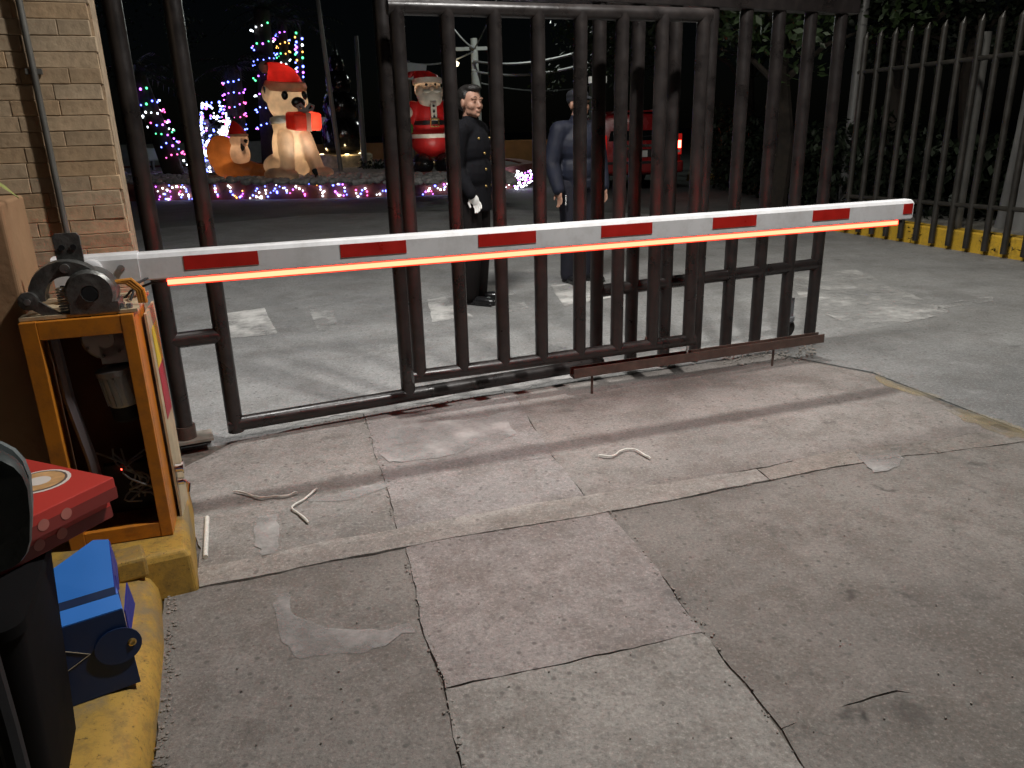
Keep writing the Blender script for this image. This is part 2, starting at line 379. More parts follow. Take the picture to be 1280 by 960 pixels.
apron = bpy.data.objects.new('concrete_apron', None); sc.collection.objects.link(apron); apron['kind'] = 'structure'
mb = MB(); bed = [G(60, 590), G(290, 556), G(640, 493), G(960, 443), G(1090, 468), G(1300, 552), V(4.2, 1.6, 0), V(3.6, -3, 0), V(-.45, -3, 0), V(-.5, .3, 0), V(-.86, 1.43, 0), V(-1.12, 2.11, 0), V(-1.6, 2.6, 0)]
mb.add([(p.x, p.y, .006) for p in bed], [list(range(len(bed)))])
part(mb, 'joint_bed', m_joint, apron, smooth=False)
def jag(pts, inset=.002, amp=.014, step=.035):
    P = [Vector((p.x, p.y)) for p in pts]; n = len(P)
    if sum(P[i].x*P[(i+1)%n].y-P[(i+1)%n].x*P[i].y for i in range(n)) < 0: P = P[::-1]
    out = []
    for i in range(n):
        a, b = P[i], P[(i+1)%n]; d = b-a; L = d.length
        if L < 1e-6: continue
        nin = Vector((-d.y, d.x))/L; k = max(1, int(L/step))
        for j in range(k):
            p = a + d*(j/k)
            w = noise.noise_vector(Vector((p.x*4, p.y*4, 0)))*amp + noise.noise_vector(Vector((p.x*19, p.y*19, 3)))*amp*.4
            q = p + Vector((w.x, w.y)) + nin*(inset*(.55+2.2*noise.noise(Vector((p.x*5, p.y*5, 8)))+1.2*noise.noise(Vector((p.x*31, p.y*31, 8)))))
            if j == 0:
                dp = (a-P[i-1]); dp = dp/max(dp.length, 1e-6); q = q + Vector((-dp.y, dp.x))*inset
            out.append(q)
    return out
def slab(pts, top, col, inset=.0018, m_=None):
    mb = MB(); mb.prism([(q.x, q.y) for q in jag(pts, inset)], .0055, top)
    o = part(mb, 'slab', m_ or m_slab, apron, smooth=False, color=(*col, 1)); return o
g = G
JL = [g(455, 519), g(480, 605), g(497, 665)]
JL2 = [g(506, 689), g(530, 790), g(560, 885), g(585, 1000), V(.12, .2, 0), V(.55, -2.8, 0)]
JR = [g(640, 493), g(690, 575), g(732, 624)]
JR2 = [g(762, 645), g(830, 730), g(882, 797), g(1000, 960), V(.98, .2, 0), V(1.5, -2.8, 0)]
slab([g(205, 600), g(262, 572), g(290, 557)] + JL + [g(250, 715), g(252, 690), g(225, 640)], .014, (.98, .97, .95))
slab([g(455, 519), g(640, 493), g(690, 575), g(480, 605)], .015, (1.04, 1.02, 1.03))
slab([g(480, 605), g(690, 575), g(732, 624), g(497, 665)], .0165, (1.10, 1.07, 1.08))
slab([g(640, 493), g(960, 445), g(1090, 470), g(1250, 540), g(1180, 552), g(1060, 565), g(950, 589), g(732, 624), g(690, 575)], .013, (.94, .90, .88))
slab([g(250, 715), g(497, 665), g(732, 624), g(945, 591), g(962, 605), g(762, 645), g(506, 689), g(252, 740)], .0185, (1.32, 1.30, 1.26), .003)
slab([g(945, 591), g(1060, 565), g(1080, 580), g(962, 605)], .0155, (1.14, 1.08, 1.02), .003)
slab([g(1060, 565), g(1180, 552), g(1250, 540), g(1310, 552), g(1200, 566), g(1080, 580)], .0145, (.9, .87, .83))
slab([V(-1.12, 2.11, 0), g(252, 740), g(506, 689)] + JL2[1:] + [V(-.45, -2.8, 0), V(-.5, .3, 0), V(-.86, 1.43, 0)], .013, (.84, .83, .80))
slab([g(506, 689), g(762, 645), g(830, 730), g(882, 797), g(760, 822), g(640, 850), g(556, 866), g(530, 790)], .0165, (1.10, 1.06, 1.06))
slab([g(556, 866), g(640, 850), g(760, 822), g(882, 797)] + JR2[3:] + JL2[2:][::-1], .0150, (1.10, 1.11, 1.08))
slab([g(762, 645), g(962, 605), g(1080, 580), g(1200, 566), g(1310, 552), V(4.2, 1.6, 0), V(3.9, .9, 0), g(1120, 868), g(975, 918), g(882, 797), g(830, 730)], .0125, (.80, .78, .75), m_=m_slab_oily)
slab([g(975, 918), g(1120, 868), V(3.9, .9, 0), V(3.6, -2.8, 0), V(1.5, -2.8, 0), V(.98, .2, 0), g(1000, 960)], .0135, (.74, .73, .70), m_=m_slab_oily)
# smears of cement and the faded paint, thin sheets of their own
def sheet(name, pts, z, m_, amp=.07, parent=apron):
    mb = MB(); q = jag([V(p.x, p.y, 0) for p in pts], 0, amp, .03); mb.add([(p.x, p.y, z) for p in q], [list(range(len(q)))])
    return part(mb, name, m_, parent, smooth=False)
sheet('cement_smear', [g(335, 742), g(365, 745), g(368, 788), g(395, 798), g(445, 792), g(525, 778), g(530, 792), g(450, 815), g(380, 828), g(338, 800)], .0165, m_cem)
sheet('cement_smear', [g(320, 655), g(345, 650), g(352, 695), g(335, 700)], .0185, m_cem)
sheet('cement_smear', [g(395, 622), g(480, 606), g(482, 616), g(400, 632)], .0180, m_cem)
sheet('cement_smear', [g(480, 545), g(620, 520), g(650, 545), g(560, 575), g(490, 580)], .0195, m_cem)
sheet('cement_smear', [g(1060, 572), g(1120, 562), g(1125, 580), g(1075, 592)], .0185, m_cem)
sheet('yellow_line', [g(1080, 468), g(1104, 472), g(1262, 535), g(1300, 552), g(1262, 552), g(1210, 528)], .0172, m_yline)
# gate sill: pale rough band under the gate
sheet('gate_sill', [g(285, 550), g(455, 516), g(640, 488), g(960, 440), g(1000, 436), g(990, 420), g(720, 458), g(500, 490), g(300, 528)], .0085, m_cem)
drv = bpy.data.objects['driveway']
for px, mm in (([(262, 396), (330, 386), (346, 418), (268, 427)], m_zebra), ([(385, 384), (412, 380), (424, 410), (398, 416)], m_zebra2), ([(535, 376), (556, 372), (592, 398), (540, 404)], m_zebra), ([(600, 366), (640, 364), (662, 386), (622, 394)], m_zebra2), ([(688, 358), (740, 352), (770, 372), (706, 384)], m_zebra), ([(990, 345), (1070, 338), (1190, 392), (1080, 415), (1000, 380)], m_zebra2), ([(1170, 381), (1240, 372), (1243, 378), (1172, 387)], m_zebra2)):
    mb = MB(); q = [g(*p) for p in px]; q = jag(q, 0, .015, .05); mb.add([(p.x, p.y, .0085) for p in q], [list(range(len(q)))])
    part(mb, 'paint_patch', mm, drv, smooth=False)
kb0 = [V(-1.30, 2.62, 0), V(-1.20, 2.34, 0), V(-1.12, 2.11, 0), V(-1.02, 1.86, 0), V(-.93, 1.63, 0), V(-.855, 1.40, 0), V(-.74, 1.0, 0), V(-.60, .5, 0)]
# broken concrete by the gate channel
rub = MB()
for i in range(260):
    x = random.uniform(905, 1020); y = 452 - (x-905)*.13 + random.gauss(0, 7); p = g(x, y); r = random.uniform(.002, .009)
    rub.ell((p.x, p.y, .013+r*.4), (r*random.uniform(.8, 1.6), r, r*.6), Matrix.Rotation(random.random()*6, 3, 'Z'), 6, 4)
for i in range(200):
    x = random.uniform(260, 1280); y = random.uniform(470, 950); p = g(x, y); r = random.uniform(.001, .0035)
    if p.x > -1.0: rub.ell((p.x, p.y, .0165+r*.3), (r*1.3, r, r*.7), Matrix.Rotation(random.random()*6, 3, 'Z'), 5, 3)
for i in range(170):
    k = random.randrange(2, 6); p = kb0[k].lerp(kb0[k+1], random.random()) + V(abs(random.gauss(0, .018))+.006, 0, 0); r = random.uniform(.0015, .006)
    rub.ell((p.x, p.y, .013+r*.4), (r*1.4, r, r*.7), Matrix.Rotation(random.random()*6, 3, 'Z'), 5, 3)
for pa in (JL, JL2[:4], JR2[:4], [g(506, 689), g(762, 645), g(962, 605), g(1080, 580), g(1200, 566)], [g(290, 557), g(455, 520), g(640, 493), g(960, 445)]):
    for i in range(70):
        k = random.randrange(len(pa)-1); p = pa[k].lerp(pa[k+1], random.random()) + V(random.gauss(0, .008), random.gauss(0, .008), 0); r = random.uniform(.0012, .0045)
        rub.ell((p.x, p.y, .0165+r*.2), (r*1.4, r, r*.6), Matrix.Rotation(random.random()*6, 3, 'Z'), 5, 3)
o = struct(rub, 'concrete_crumbs', mat('crumb', (.27, .245, .22), .95, var=.4)); o['kind'] = 'stuff'

# ------------------------------------------------------------------ left platform, kerb and pedestal
ped = G(250, 742)
kb = [V(-1.30, 2.62, 0), V(-1.20, 2.34, 0), V(-1.12, 2.11, 0), V(-1.02, 1.86, 0), V(-.93, 1.63, 0), V(-.855, 1.40, 0), V(-.74, 1.0, 0), V(-.60, .5, 0), V(-.5, 0, 0), V(-.4, -2.5, 0)]
mb = MB(); rings = []
for i, p in enumerate(kb):
    d = (kb[min(i+1, len(kb)-1)]-kb[max(i-1, 0)]).normalized(); n = V(d.y, -d.x, 0)   # toward the left
    if n.x > 0: n = -n
    wob = noise.noise(p*3)*.012
    prof = [(.0, .0), (.004, .05), (.02, .088), (.05, .108), (.10, .116), (.26, .119), (.30, .119), (.30, .0)]
    rings.append([p + n*(a+wob) + V(0, 0, b+wob*.3) for a, b in prof])
mb.loft(rings, True)
single(mb, 'kerb', m_ykerb, kb[3], 'rounded yellow painted kerb running toward the camera at left', 'kerb')
mb = MB(); pl = [(p.x-.24, p.y+.0) for p in kb] + [(-6, -2.5), (-6, 2.62)]
mb.prism(pl, 0, .114); struct(mb, 'pavement', concrete('pavement_concrete', (.22, .19, .15)))
# pedestal block under the barrier cabinet
YAW = R(24); U = V(math.cos(YAW), math.sin(YAW), 0); W = V(-math.sin(YAW), math.cos(YAW), 0)
mb = MB(); c0 = ped
def blk(a, b, z): return c0 + U*a + W*b + V(0, 0, z)
zz = .168
bm_ = [[blk(-.42, 0, 0), blk(0, 0, 0), blk(.015, .62, 0), blk(-.42, .62, 0)], [blk(-.42, .004, .14), blk(-.006, .004, .14), blk(.008, .62, .14), blk(-.42, .62, .14)],
       [blk(-.41, .016, zz), blk(-.02, .014, zz-.004), blk(-.008, .61, zz), blk(-.41, .61, zz)]]
mb.loft(bm_, True)
o = single(mb, 'pedestal', m_ykerb, ped+U*-.2+W*.3, 'chipped yellow concrete block carrying the orange barrier cabinet', 'pedestal', smooth=False); bevel(o, .012, 3)
mb = MB(); q = G(165, 715, .12); mb.box(q+V(0, 0, .03), (.09, .10, .07), Matrix.Rotation(R(30), 3, 'Z'))
o = single(mb, 'stone', m_ykerb, q, 'small yellow painted stone between blue box and pedestal', 'stone', smooth=False); bevel(o, .010, 2)

# ------------------------------------------------------------------ barrier cabinet with motor
base = G(217, 668, .168)            # front right foot
CW, CD, CH = .300, .24, .735
def cb(a, b, z): return base + U2*a + W2*b + V(0, 0, z)
YA2 = R(17.5); U2 = V(math.cos(YA2), math.sin(YA2), 0); W2 = V(-math.sin(YA2), math.cos(YA2), 0); M2 = Matrix.Rotation(YA2, 3, 'Z')
cab = thing('barrier_cabinet', 'open orange steel barrier cabinet with bare gearmotor on yellow pedestal', 'barrier cabinet', cb(-CW/2, CD/2, 0), YA2)
def bx(mb, a0, a1, b0, b1, z0, z1, mi=0): return mb.box(cb((a0+a1)/2, (b0+b1)/2, (z0+z1)/2), (abs(a1-a0), abs(b1-b0), abs(z1-z0)), M2, mi)
for nm, args in (('left_stile', (-CW, -CW+.045, 0, .022, .0, CH)), ('right_stile', (-.036, 0, 0, .022, .0, CH)), ('top_rail', (-CW+.045, -.036, .001, .021, CH-.055, CH-.001)), ('bottom_rail', (-CW+.045, -.036, .001, .021, .001, .05))):
    o = part(bx(MB(), *args), 'frame_bar', m_orange, cab, smooth=False); bevel(o, .002, 2)
part(bx(MB(), -.006, 0, .024, CD, .0, CH), 'side_panel', m_orange, cab, smooth=False)
part(bx(MB(), -CW, -CW+.006, .024, CD, .0, CH), 'side_panel', m_orange, cab, smooth=False)
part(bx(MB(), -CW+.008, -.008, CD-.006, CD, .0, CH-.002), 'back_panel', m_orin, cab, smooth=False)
o = part(bx(MB(), -CW+.0, .012, .018, CD+.06, CH+.002, CH+.012), 'top_plate', m_cream, cab, smooth=False)
d_ = part(bx(MB(), .010, .017, CD*.55, CD+.10, -.06, CH-.03), 'door', m_cream, cab, smooth=False)
part(bx(MB(), .0175, .019, CD*.75, CD+.07, CH-.22, CH-.09), 'sticker', mat('yellow_sticker', (.75, .55, .03), .5, var=.1), d_, smooth=False)
part(bx(MB(), .0175, .019, CD*.75, CD+.07, CH-.40, CH-.225), 'sticker', mat('red_sticker', (.45, .02, .04), .5, var=.15), d_, smooth=False)
la = MB(); p = cb(.02, CD*.62, .17); la.cyl(p, p+U2*.022, .016); la.cyl(p+U2*.022, p+U2*.026, .022); la.cyl(p+V(0, 0, -.05), p+U2*.02+V(0, 0, -.05), .013); la.tube([p+U2*.02+V(0, 0, -.05), p+U2*.035+V(0, 0, -.06)-W2*.01, p+U2*.03+V(0, 0, -.085)-W2*.02], .005)
part(la, 'latch', m_chrome, cab)
# inside: gearbox, motor, black capacitor, grey strap, wires, red indicator
gb = MB(); gc = cb(-.10, .10, CH-.08)
gb.lathe(gc, [(.0, -.035), (.06, -.035), (.07, -.02), (.07, .02), (.06, .035), (.0, .035)], 24, M2 @ Matrix.Rotation(R(90), 3, 'X'))
gb.box(gc+V(0, 0, -.03)+U2*.03, (.10, .07, .10), M2); gb.lathe(gc-W2*.036, [(0, 0), (.028, 0), (.028, .008), (.016, .009), (.016, .014), (0, .014)], 18, M2 @ Matrix.Rotation(R(90), 3, 'X'))
m_motor = mat('motor_aluminium', (.45, .45, .43), .45, .4, var=.15, scale=20)
o = part(gb, 'gearbox', m_motor, cab)
bo = MB()
for k in range(7):
    a = k*.9; q = gc - W2*.036 + (U2*math.cos(a) + V(0, 0, 1)*math.sin(a))*.055; bo.cyl(q, q-W2*.006, .005, seg=6)
part(bo, 'bolts', m_cast, cab)['kind'] = 'stuff'
mo_ = MB(); mc = cb(-.075, .10, CH-.30); TM = Matrix.Rotation(R(-8), 3, W2)
mo_.lathe(mc, [(.0, 0), (.05, 0), (.054, .006), (.054, .10), (.060, .102), (.060, .118), (.045, .124), (.0, .124)], 28, TM)
for k in range(18):
    a = k*math.pi/9; q = mc + TM @ V(.055*math.cos(a), .055*math.sin(a), .052); mo_.box(q, (.007, .004, .088), TM @ Matrix.Rotation(a, 3, 'Z'))
part(mo_, 'motor', m_motor, cab)
part(MB().lathe(mc+V(0, 0, -.055), [(0, 0), (.035, 0), (.048, .012), (.048, .055), (0, .055)], 20, TM), 'motor_cap', m_black, cab)
st = MB(); st.tube([cb(-.235, .06, CH-.03), cb(-.225, .05, CH-.25), cb(-.20, .05, CH-.45), cb(-.19, .06, .07)], .016, 6)
part(st, 'strap', mat('grey_strap', (.16, .14, .15), .6, var=.2), cab)
pcb = part(bx(MB(), -.19, -.03, .12, .15, .06, .22), 'control_box', m_black, cab, smooth=False)
part(MB().sphere(cb(-.135, .116, .205), .0035), 'indicator', glow('red_indicator', (1, .05, .03), 12), cab)
wi = MB()
for k in range(6):
    a0 = cb(-random.uniform(.03, .2), .10, .24 + random.uniform(0, .05)); pts = [a0]
    for j in range(5):
        pts.append(cb(-random.uniform(.02, .15), random.uniform(.03, .11), max(.06, .22-.035*j) + random.uniform(-.02, .02)))
    sm = [pts[0]]
    for j in range(1, len(pts)-1):
        for t in (0, .33, .66):
            a_, b_, c_ = (pts[j-1]+pts[j])/2, pts[j], (pts[j]+pts[j+1])/2; sm.append(a_*(1-t)**2 + b_*2*t*(1-t) + c_*t*t)
    wi.tube(sm, .0032, 5)
part(wi, 'wiring', mat('grey_wire', (.30, .29, .28), .5, var=.4), cab)
# drive mechanism on the cabinet top
mec = thing('barrier_drive', 'grey cast crank and spring mechanism on top of the orange cabinet', 'barrier drive', cb(-CW/2, .10, CH+.012), YA2)
zt = CH+.012
def mp(a, z, b=.06): return cb(a, b, zt+z)
fm = M2 @ Matrix.Rotation(R(90), 3, 'X')
# arched casting: thick half ring joined to a round boss
arc = MB(); rings = []
for i in range(15):
    a = R(185 - i*12.5); c_ = mp(-.165, .045); ro, ri = .105, .062
    dx = U2*math.cos(a)+V(0, 0, 1)*math.sin(a)
    rings.append([c_+dx*ro+W2*-.022, c_+dx*(ro+.004), c_+dx*ro+W2*.03, c_+dx*ri+W2*.03, c_+dx*ri+W2*-.022])
arc.loft(rings, True); part(arc, 'arm_casting', m_cast, mec)
bs = MB(); bs.lathe(mp(-.105, .055), [(0, -.05), (.062, -.05), (.068, -.04), (.068, .035), (.060, .045), (.024, .046), (.022, .02), (0, .02)], 28, fm)
bs.box(mp(-.10, .012), (.13, .09, .03), M2)
part(bs, 'boss', m_cast, mec)
part(MB().lathe(mp(-.105, .055, .012), [(0, 0), (.021, 0), (.021, .002), (0, .002)], 20, fm), 'bore', m_black, mec)
ck = MB(); ck.lathe(mp(-.268, .045, .03), [(0, -.012), (.024, -.012), (.026, -.008), (.026, .01), (.012, .012), (0, .012)], 18, fm)
ck.loft([[mp(-.276, .03, .024), mp(-.252, .052, .024), mp(-.252, .052, .036), mp(-.276, .03, .036)], [mp(-.165, -.055, .024), mp(-.145, -.040, .024), mp(-.145, -.040, .036), mp(-.165, -.055, .036)]], True)
part(ck, 'crank', m_cast, mec)
part(MB().lathe(mp(-.268, .045, .016), [(0, 0), (.010, 0), (.010, .004), (0, .005)], 6, fm), 'crank_bolt', m_steel, mec)
sp_ = MB(); pts = [mp(-.185 + .014*math.cos(t), -.012 + .085*i/90, .06+.014*math.sin(t)) for i, t in [(i, i*.72) for i in range(91)]]
sp_.tube(pts, .0032, 6); part(sp_, 'spring', mat('zinc_spring', (.55, .55, .52), .4, .2, var=.1), mec)
ea = MB(); q = [(-.185, .11), (-.115, .11), (-.115, .215), (-.122, .225), (-.178, .225), (-.185, .215)]
ea.poly_ext([mp(a, z, .075) for a, z in q], W2*.010)
o = part(ea, 'lug_plate', m_cast, mec)
for a in (-.165, -.135): part(MB().cyl(mp(a, .185, .0748), mp(a, .185, .072), .008), 'lug_hole', m_black, mec)
part(MB().cyl(mp(-.16, .13, .03), mp(-.16, .13, .10), .013), 'lug_pin', m_steel, mec)
nut = MB(); 
for a, z in ((-.045, .02), (-.03, .012), (-.06, .01), (-.235, .008), (-.01, .008)): nut.cyl(mp(a, -.002, .035), mp(a, z+.006, .035), .009, seg=6)
part(nut, 'bolts', m_steel, mec)['kind'] = 'stuff'
cw_ = MB()
for k in range(3): cw_.tube([mp(-.045-.005*k, .075, .07), mp(-.015+.008*k, .07+.004*k, .075), mp(.012+.008*k, .045, .075), mp(.014+.008*k, .005, .08)], .006, 7)
part(cw_, 'orange_cable', mat('orange_cable', (.55, .22, .02), .45, var=.15), mec)
bk = MB(); bk.tube([cb(.035, .20, zt+.06), cb(.0, .16, zt+.05), cb(-.02, .13, zt+.005)], .004, 6); part(bk, 'black_cable', m_black, mec)

# ------------------------------------------------------------------ boom arm
B0 = V(-1.37, 2.345, 0); B1 = V(1.80, 3.462, 0); BD = (B1-B0).normalized(); BN = V(-BD.y, BD.x, 0); BL = (B1-B0).length
ZT, ZB = 1.052, .967
boom = thing('barrier_boom', 'long white barrier arm with red tape and glowing red light strip', 'barrier arm', B0, math.atan2(BD.y, BD.x))
def bp(s, b, z): return B0 + BD*s + BN*b + V(0, 0, z)
prof = [(0, ZB), (-.002, ZB+.004), (-.002, ZT-.016), (.006, ZT-.004), (.016, ZT), (.05, ZT), (.058, ZT-.006), (.060, ZT-.02), (.060, ZB+.004), (.055, ZB)]
mb = MB(); mb.loft([[bp(s, b, z) for b, z in prof] for s in (0.0, BL-.008)], True); mb.loft([[bp(s, b*.9+.003, ZB+(z-ZB)*.9+.004) for b, z in prof] for s in (BL-.008, BL)], True)
part(mb, 'arm', m_boom, boom, smooth=False)
mb = MB(); mb.loft([[bp(s, (b-.03)*1.12+.03, (z-(ZT+ZB)/2)*1.08+(ZT+ZB)/2) for b, z in prof] for s in (-.02, .22)], True); part(mb, 'sleeve', m_boom, boom, smooth=False)
for px in ((230, 323), (427, 508), (599, 670), (751, 815), (888, 945), (1010, 1061), (1120, 1142)):
    A_ = (bp(0, -.002, 0).x, bp(0, -.002, 0).y); D_ = (BD.x, BD.y)
    s0 = VP(px[0], 330, A_, D_)[0]; s1 = min(BL-.010, VP(px[1], 330-(px[1]-230)*.068, A_, D_)[0])
    mb = MB(); mb.loft([[bp(s, -.0035, ZB+.024), bp(s, -.0021, ZB+.024), bp(s, -.0021, ZT-.017), bp(s, -.0035, ZT-.017)] for s in (s0, s1)], True); part(mb, 'red_tape', m_tape, boom, smooth=False)
s0 = VP(210, 358, A_, D_)[0]; s1 = VP(1124, 276, A_, D_)[0]
mb = MB(); mb.loft([[bp(s, .004, ZB-.001), bp(s, .004, ZB-.020), bp(s, .022, ZB-.020), bp(s, .022, ZB-.001)] for s in (s0, s1)], True); part(mb, 'light_strip', m_led, boom, smooth=False)
mb = MB(); mb.loft([[bp(s, .002, ZB-.001), bp(s, .002, ZB-.0035), bp(s, .0038, ZB-.0035), bp(s, .0038, ZB-.001)] for s in (s0, s1)], True)
mb.loft([[bp(s, .003, ZB-.0202), bp(s, .003, ZB-.0240), bp(s, .023, ZB-.0240), bp(s, .023, ZB-.0202)] for s in (s0, s1)], True); part(mb, 'strip_halo', m_ledrim, boom, smooth=False)  # thin glowing edges drawn as the strip's red halo
part(MB().cyl(bp(.17, -.004, ZB+.045), bp(.17, -.014, ZB+.045), .011, seg=14), 'pivot_bolt', m_steel, boom)
part(MB().box(bp(s1+.012, .012, ZB-.008), (.02, .02, .014), Matrix.Rotation(math.atan2(BD.y, BD.x), 3, 'Z')), 'end_clip', m_black, boom)
part(MB().tube([bp(s0, .012, ZB-.008), bp(s0-.05, .012, ZB-.012), bp(s0-.11, .01, ZB-.03), bp(s0-.14, .01, ZB-.06)], .004, 6), 'lead', m_black, boom)
part(MB().lathe(bp(.09, -.004, ZB+.05), [(0, -.0), (.03, 0), (.03, .03), (.022, .036), (0, .036)], 20, Matrix.Rotation(math.atan2(BD.y, BD.x), 3, 'Z') @ Matrix.Rotation(R(90), 3, 'X')), 'hub', m_boom, boom)

# ------------------------------------------------------------------ big gate leaf
PR = .0365
A1 = G(294, 530, .1); a1 = R(24.5); D1 = V(math.cos(a1), math.sin(a1), 0); N1 = V(-D1.y, D1.x, 0); A1 = V(A1.x, A1.y, 0)
def p1(s, z, b=0): return A1 + D1*s + N1*b + V(0, 0, z)
gate = thing('gate', 'large dark brown pipe gate standing behind the barrier arm', 'gate', p1(1.7, 0), a1)
def pipe(name, a, b, root, r=PR, m_=m_gate, seg=24): return part(MB().cyl(a, b, r, seg=seg), name, m_, root)
TOPZ = 2.0
pipe('post', p1(-.218, .10), p1(-.218, TOPZ), gate)
pipe('stile', p1(0, .10-PR), p1(0, TOPZ), gate)
pipe('stile', p1(.855, .10), p1(.855, TOPZ), gate)
for i in range(8): pipe('bar', p1(1.976+.2327*i, .06), p1(1.976+.2327*i, TOPZ), gate)
pipe('bottom_rail', p1(-PR*.9, .10), p1(1.976+PR, .10), gate, PR*.98)
pipe('middle_rail', p1(-.218, .535), p1(0, .535), gate, PR*.98)
pipe('middle_rail', p1(1.976, .520), p1(3.605, .520), gate, PR*.98)
mb = MB(); mb.loft([[p1(s, TOPZ-.03, -.045), p1(s, TOPZ+.09, -.045), p1(s, TOPZ+.09, .045), p1(s, TOPZ-.03, .045)] for s in (-.28, 3.70)], True)
o = part(mb, 'top_beam', m_gate, gate, smooth=False); bevel(o, .006)
part(MB().cyl(p1(-.218, .075), p1(-.218, .135), PR*1.25, seg=24), 'sleeve', m_chan, gate)
M1 = Matrix.Rotation(a1, 3, 'Z')
part(MB().box(p1(-.19, .068, .0), (.17, .13, .012), M1), 'foot_plate', mat('dusty_plate', (.30, .27, .23), .6, .3, var=.3, scale=20), gate, smooth=False)
mb = MB(); mb.box(p1(-.19, .037, .05), (.15, .02, .048), M1); mb.box(p1(-.26, .037, 0), (.02, .12, .048), M1); part(mb, 'foot_block', m_black, gate, smooth=False)
# support castor behind the right end
mb = MB(); q = p1(3.53, 0, .13); mb.box(q+V(0, 0, .20), (.05, .05, .17), M1); mb.cyl(q+V(0, 0, .13), q+V(0, 0, .16), .045)
part(mb, 'castor_bracket', mat('galvanised', (.30, .31, .33), .45, .6, var=.2), gate)
part(MB().lathe(q+V(0, 0, .078), [(0, -.018), (.045, -.018), (.06, -.012), (.06, .012), (.045, .018), (0, .018)], 22, M1 @ Matrix.Rotation(R(90), 3, 'X')), 'castor_wheel', m_rub, gate)
# ------------------------------------------------------------------ sliding wicket in front
A2 = G(525, 470, .25); a2 = R(20.3); D2 = V(math.cos(a2), math.sin(a2), 0); N2 = V(-D2.y, D2.x, 0); A2 = V(A2.x, A2.y, 0)
def p2(s, z, b=0): return A2 + D2*s + N2*b + V(0, 0, z)
wk = thing('sliding_wicket', 'narrower dark pipe door hanging in front of the large gate', 'gate door', p2(.77, 0), a2)
for s in (0, .222, .440, .650, .864, 1.083, 1.300, 1.532): pipe('stile' if s in (0, 1.532) else 'bar', p2(s, .25), p2(s, 1.893), wk, PR*.92)
pipe('bottom_rail', p2(-PR, .25), p2(1.532+PR, .25), wk, PR*.9); pipe('top_rail', p2(-PR, 1.893), p2(1.532+PR, 1.893), wk, PR*.9)
part(MB().cyl(p2(1.53, .23), p2(1.53, .165), .006), 'guide_pin', m_steel, wk)
part(MB().lathe(p2(1.28, .285), [(0, -.006), (.022, -.006), (.022, .006), (0, .006)], 16, Matrix.Rotation(a2, 3, 'Z') @ Matrix.Rotation(R(90), 3, 'X')), 'guide_roller', m_chan, wk)
ch = thing('guide_channel', 'straight brown steel channel along the foot of the gate', 'gate track', p2(1.65, 0), a2)
mb = MB(); mb.loft([[p2(s, .122, -.01), p2(s, .175, -.01), p2(s, .175, -.004), p2(s, .130, -.004), p2(s, .130, .040), p2(s, .175, .040), p2(s, .175, .046), p2(s, .122, .046)] for s in (.829, 2.485)], True)
o = part(mb, 'channel', m_chan, ch, smooth=False); bevel(o, .002)
part(MB().cyl(p2(2.14, .123, .02), p2(2.14, .012, .02), .007), 'support_rod', m_chan, ch)
part(MB().cyl(p2(.95, .123, .02), p2(.95, .012, .02), .007), 'support_rod', m_chan, ch)

# ------------------------------------------------------------------ stone-clad wall at left, conduit, plaster pier
UW = R(21); DW = V(math.cos(UW), math.sin(UW), 0); NW = V(-DW.y, DW.x, 0)
we = AT(166, 310, 3.27); E0 = V(we.x, we.y, 0); MW = Matrix.Rotation(UW, 3, 'Z')
wall = thing('stone_wall', 'tan split-stone clad wall rising at the left edge', 'wall', E0 - DW*.8, UW)
def pw(s, z, b): return E0 - DW*s + NW*b + V(0, 0, z)
part(MB().box(pw(1.5, 1.75, .13), (3.0, .20, 3.5), MW), 'wall_core', m_mort, wall, smooth=False)
def stone_mesh(L, H, T):
    mb = MB(); ch_ = .0025
    mb.loft([[V(-L/2, 0, -H/2), V(L/2, 0, -H/2), V(L/2, 0, H/2), V(-L/2, 0, H/2)],
             [V(-L/2, -T+ch_, -H/2), V(L/2, -T+ch_, -H/2), V(L/2, -T+ch_, H/2), V(-L/2, -T+ch_, H/2)],
             [V(-L/2+ch_, -T, -H/2+ch_), V(L/2-ch_, -T-random.uniform(-.003, .003), -H/2+ch_), V(L/2-ch_, -T-random.uniform(-.003, .003), H/2-ch_), V(-L/2+ch_, -T, H/2-ch_)]], True)
    return to_mesh(mb, 'brick', m_brick, False)
HB = .052
lib = [(L, stone_mesh(L, HB-.0012, T)) for L in (.10, .15, .19, .23, .28) for T in (.0352, .036, .0368)]
z = .02 + HB/2; row = 0
while z < 2.55:
    s = -.0 + random.uniform(-.003, .012)
    while s < 1.05:
        L, me = random.choice(lib)
        o = bpy.data.objects.new('brick', me); sc.collection.objects.link(o); o.parent = wall
        q = pw(s+L/2, z, .032); o.location = xf(wall).inverted() @ q
        k = random.uniform(.78, 1.12); h = random.uniform(-.06, .06); o.color = (k*(1+h), k, k*(1-h*1.3), 1)
        s += L+.0012
    z += HB; row += 1
cdx = thing('conduit', 'thin grey conduit pipe running up the stone wall', 'pipe', pw(.42, 0, -.03))
part(MB().cyl(pw(.205, .1, -.026), pw(.205, 2.9, -.026), .011, seg=12), 'pipe', m_cond, cdx)
for z in (.9, 1.62, 2.3): part(MB().box(pw(.205, z, -.018), (.05, .02, .018), MW), 'clip', m_cond, cdx)
pc = AT(18, 330, 2.62); PC = V(pc.x, pc.y, 0)
mb = MB(); mb.prism([tuple((PC + DW*a + NW*b).xy) for a, b in ((0, 0), (0.0, .32), (-.7, .32), (-.7, 0))], .11, 1.235)
o = single(mb, 'plaster_pier', m_tplas, PC - DW*.35, 'tan plastered pier behind the orange cabinet at the left edge', 'pier', smooth=False); bevel(o, .01, 3)
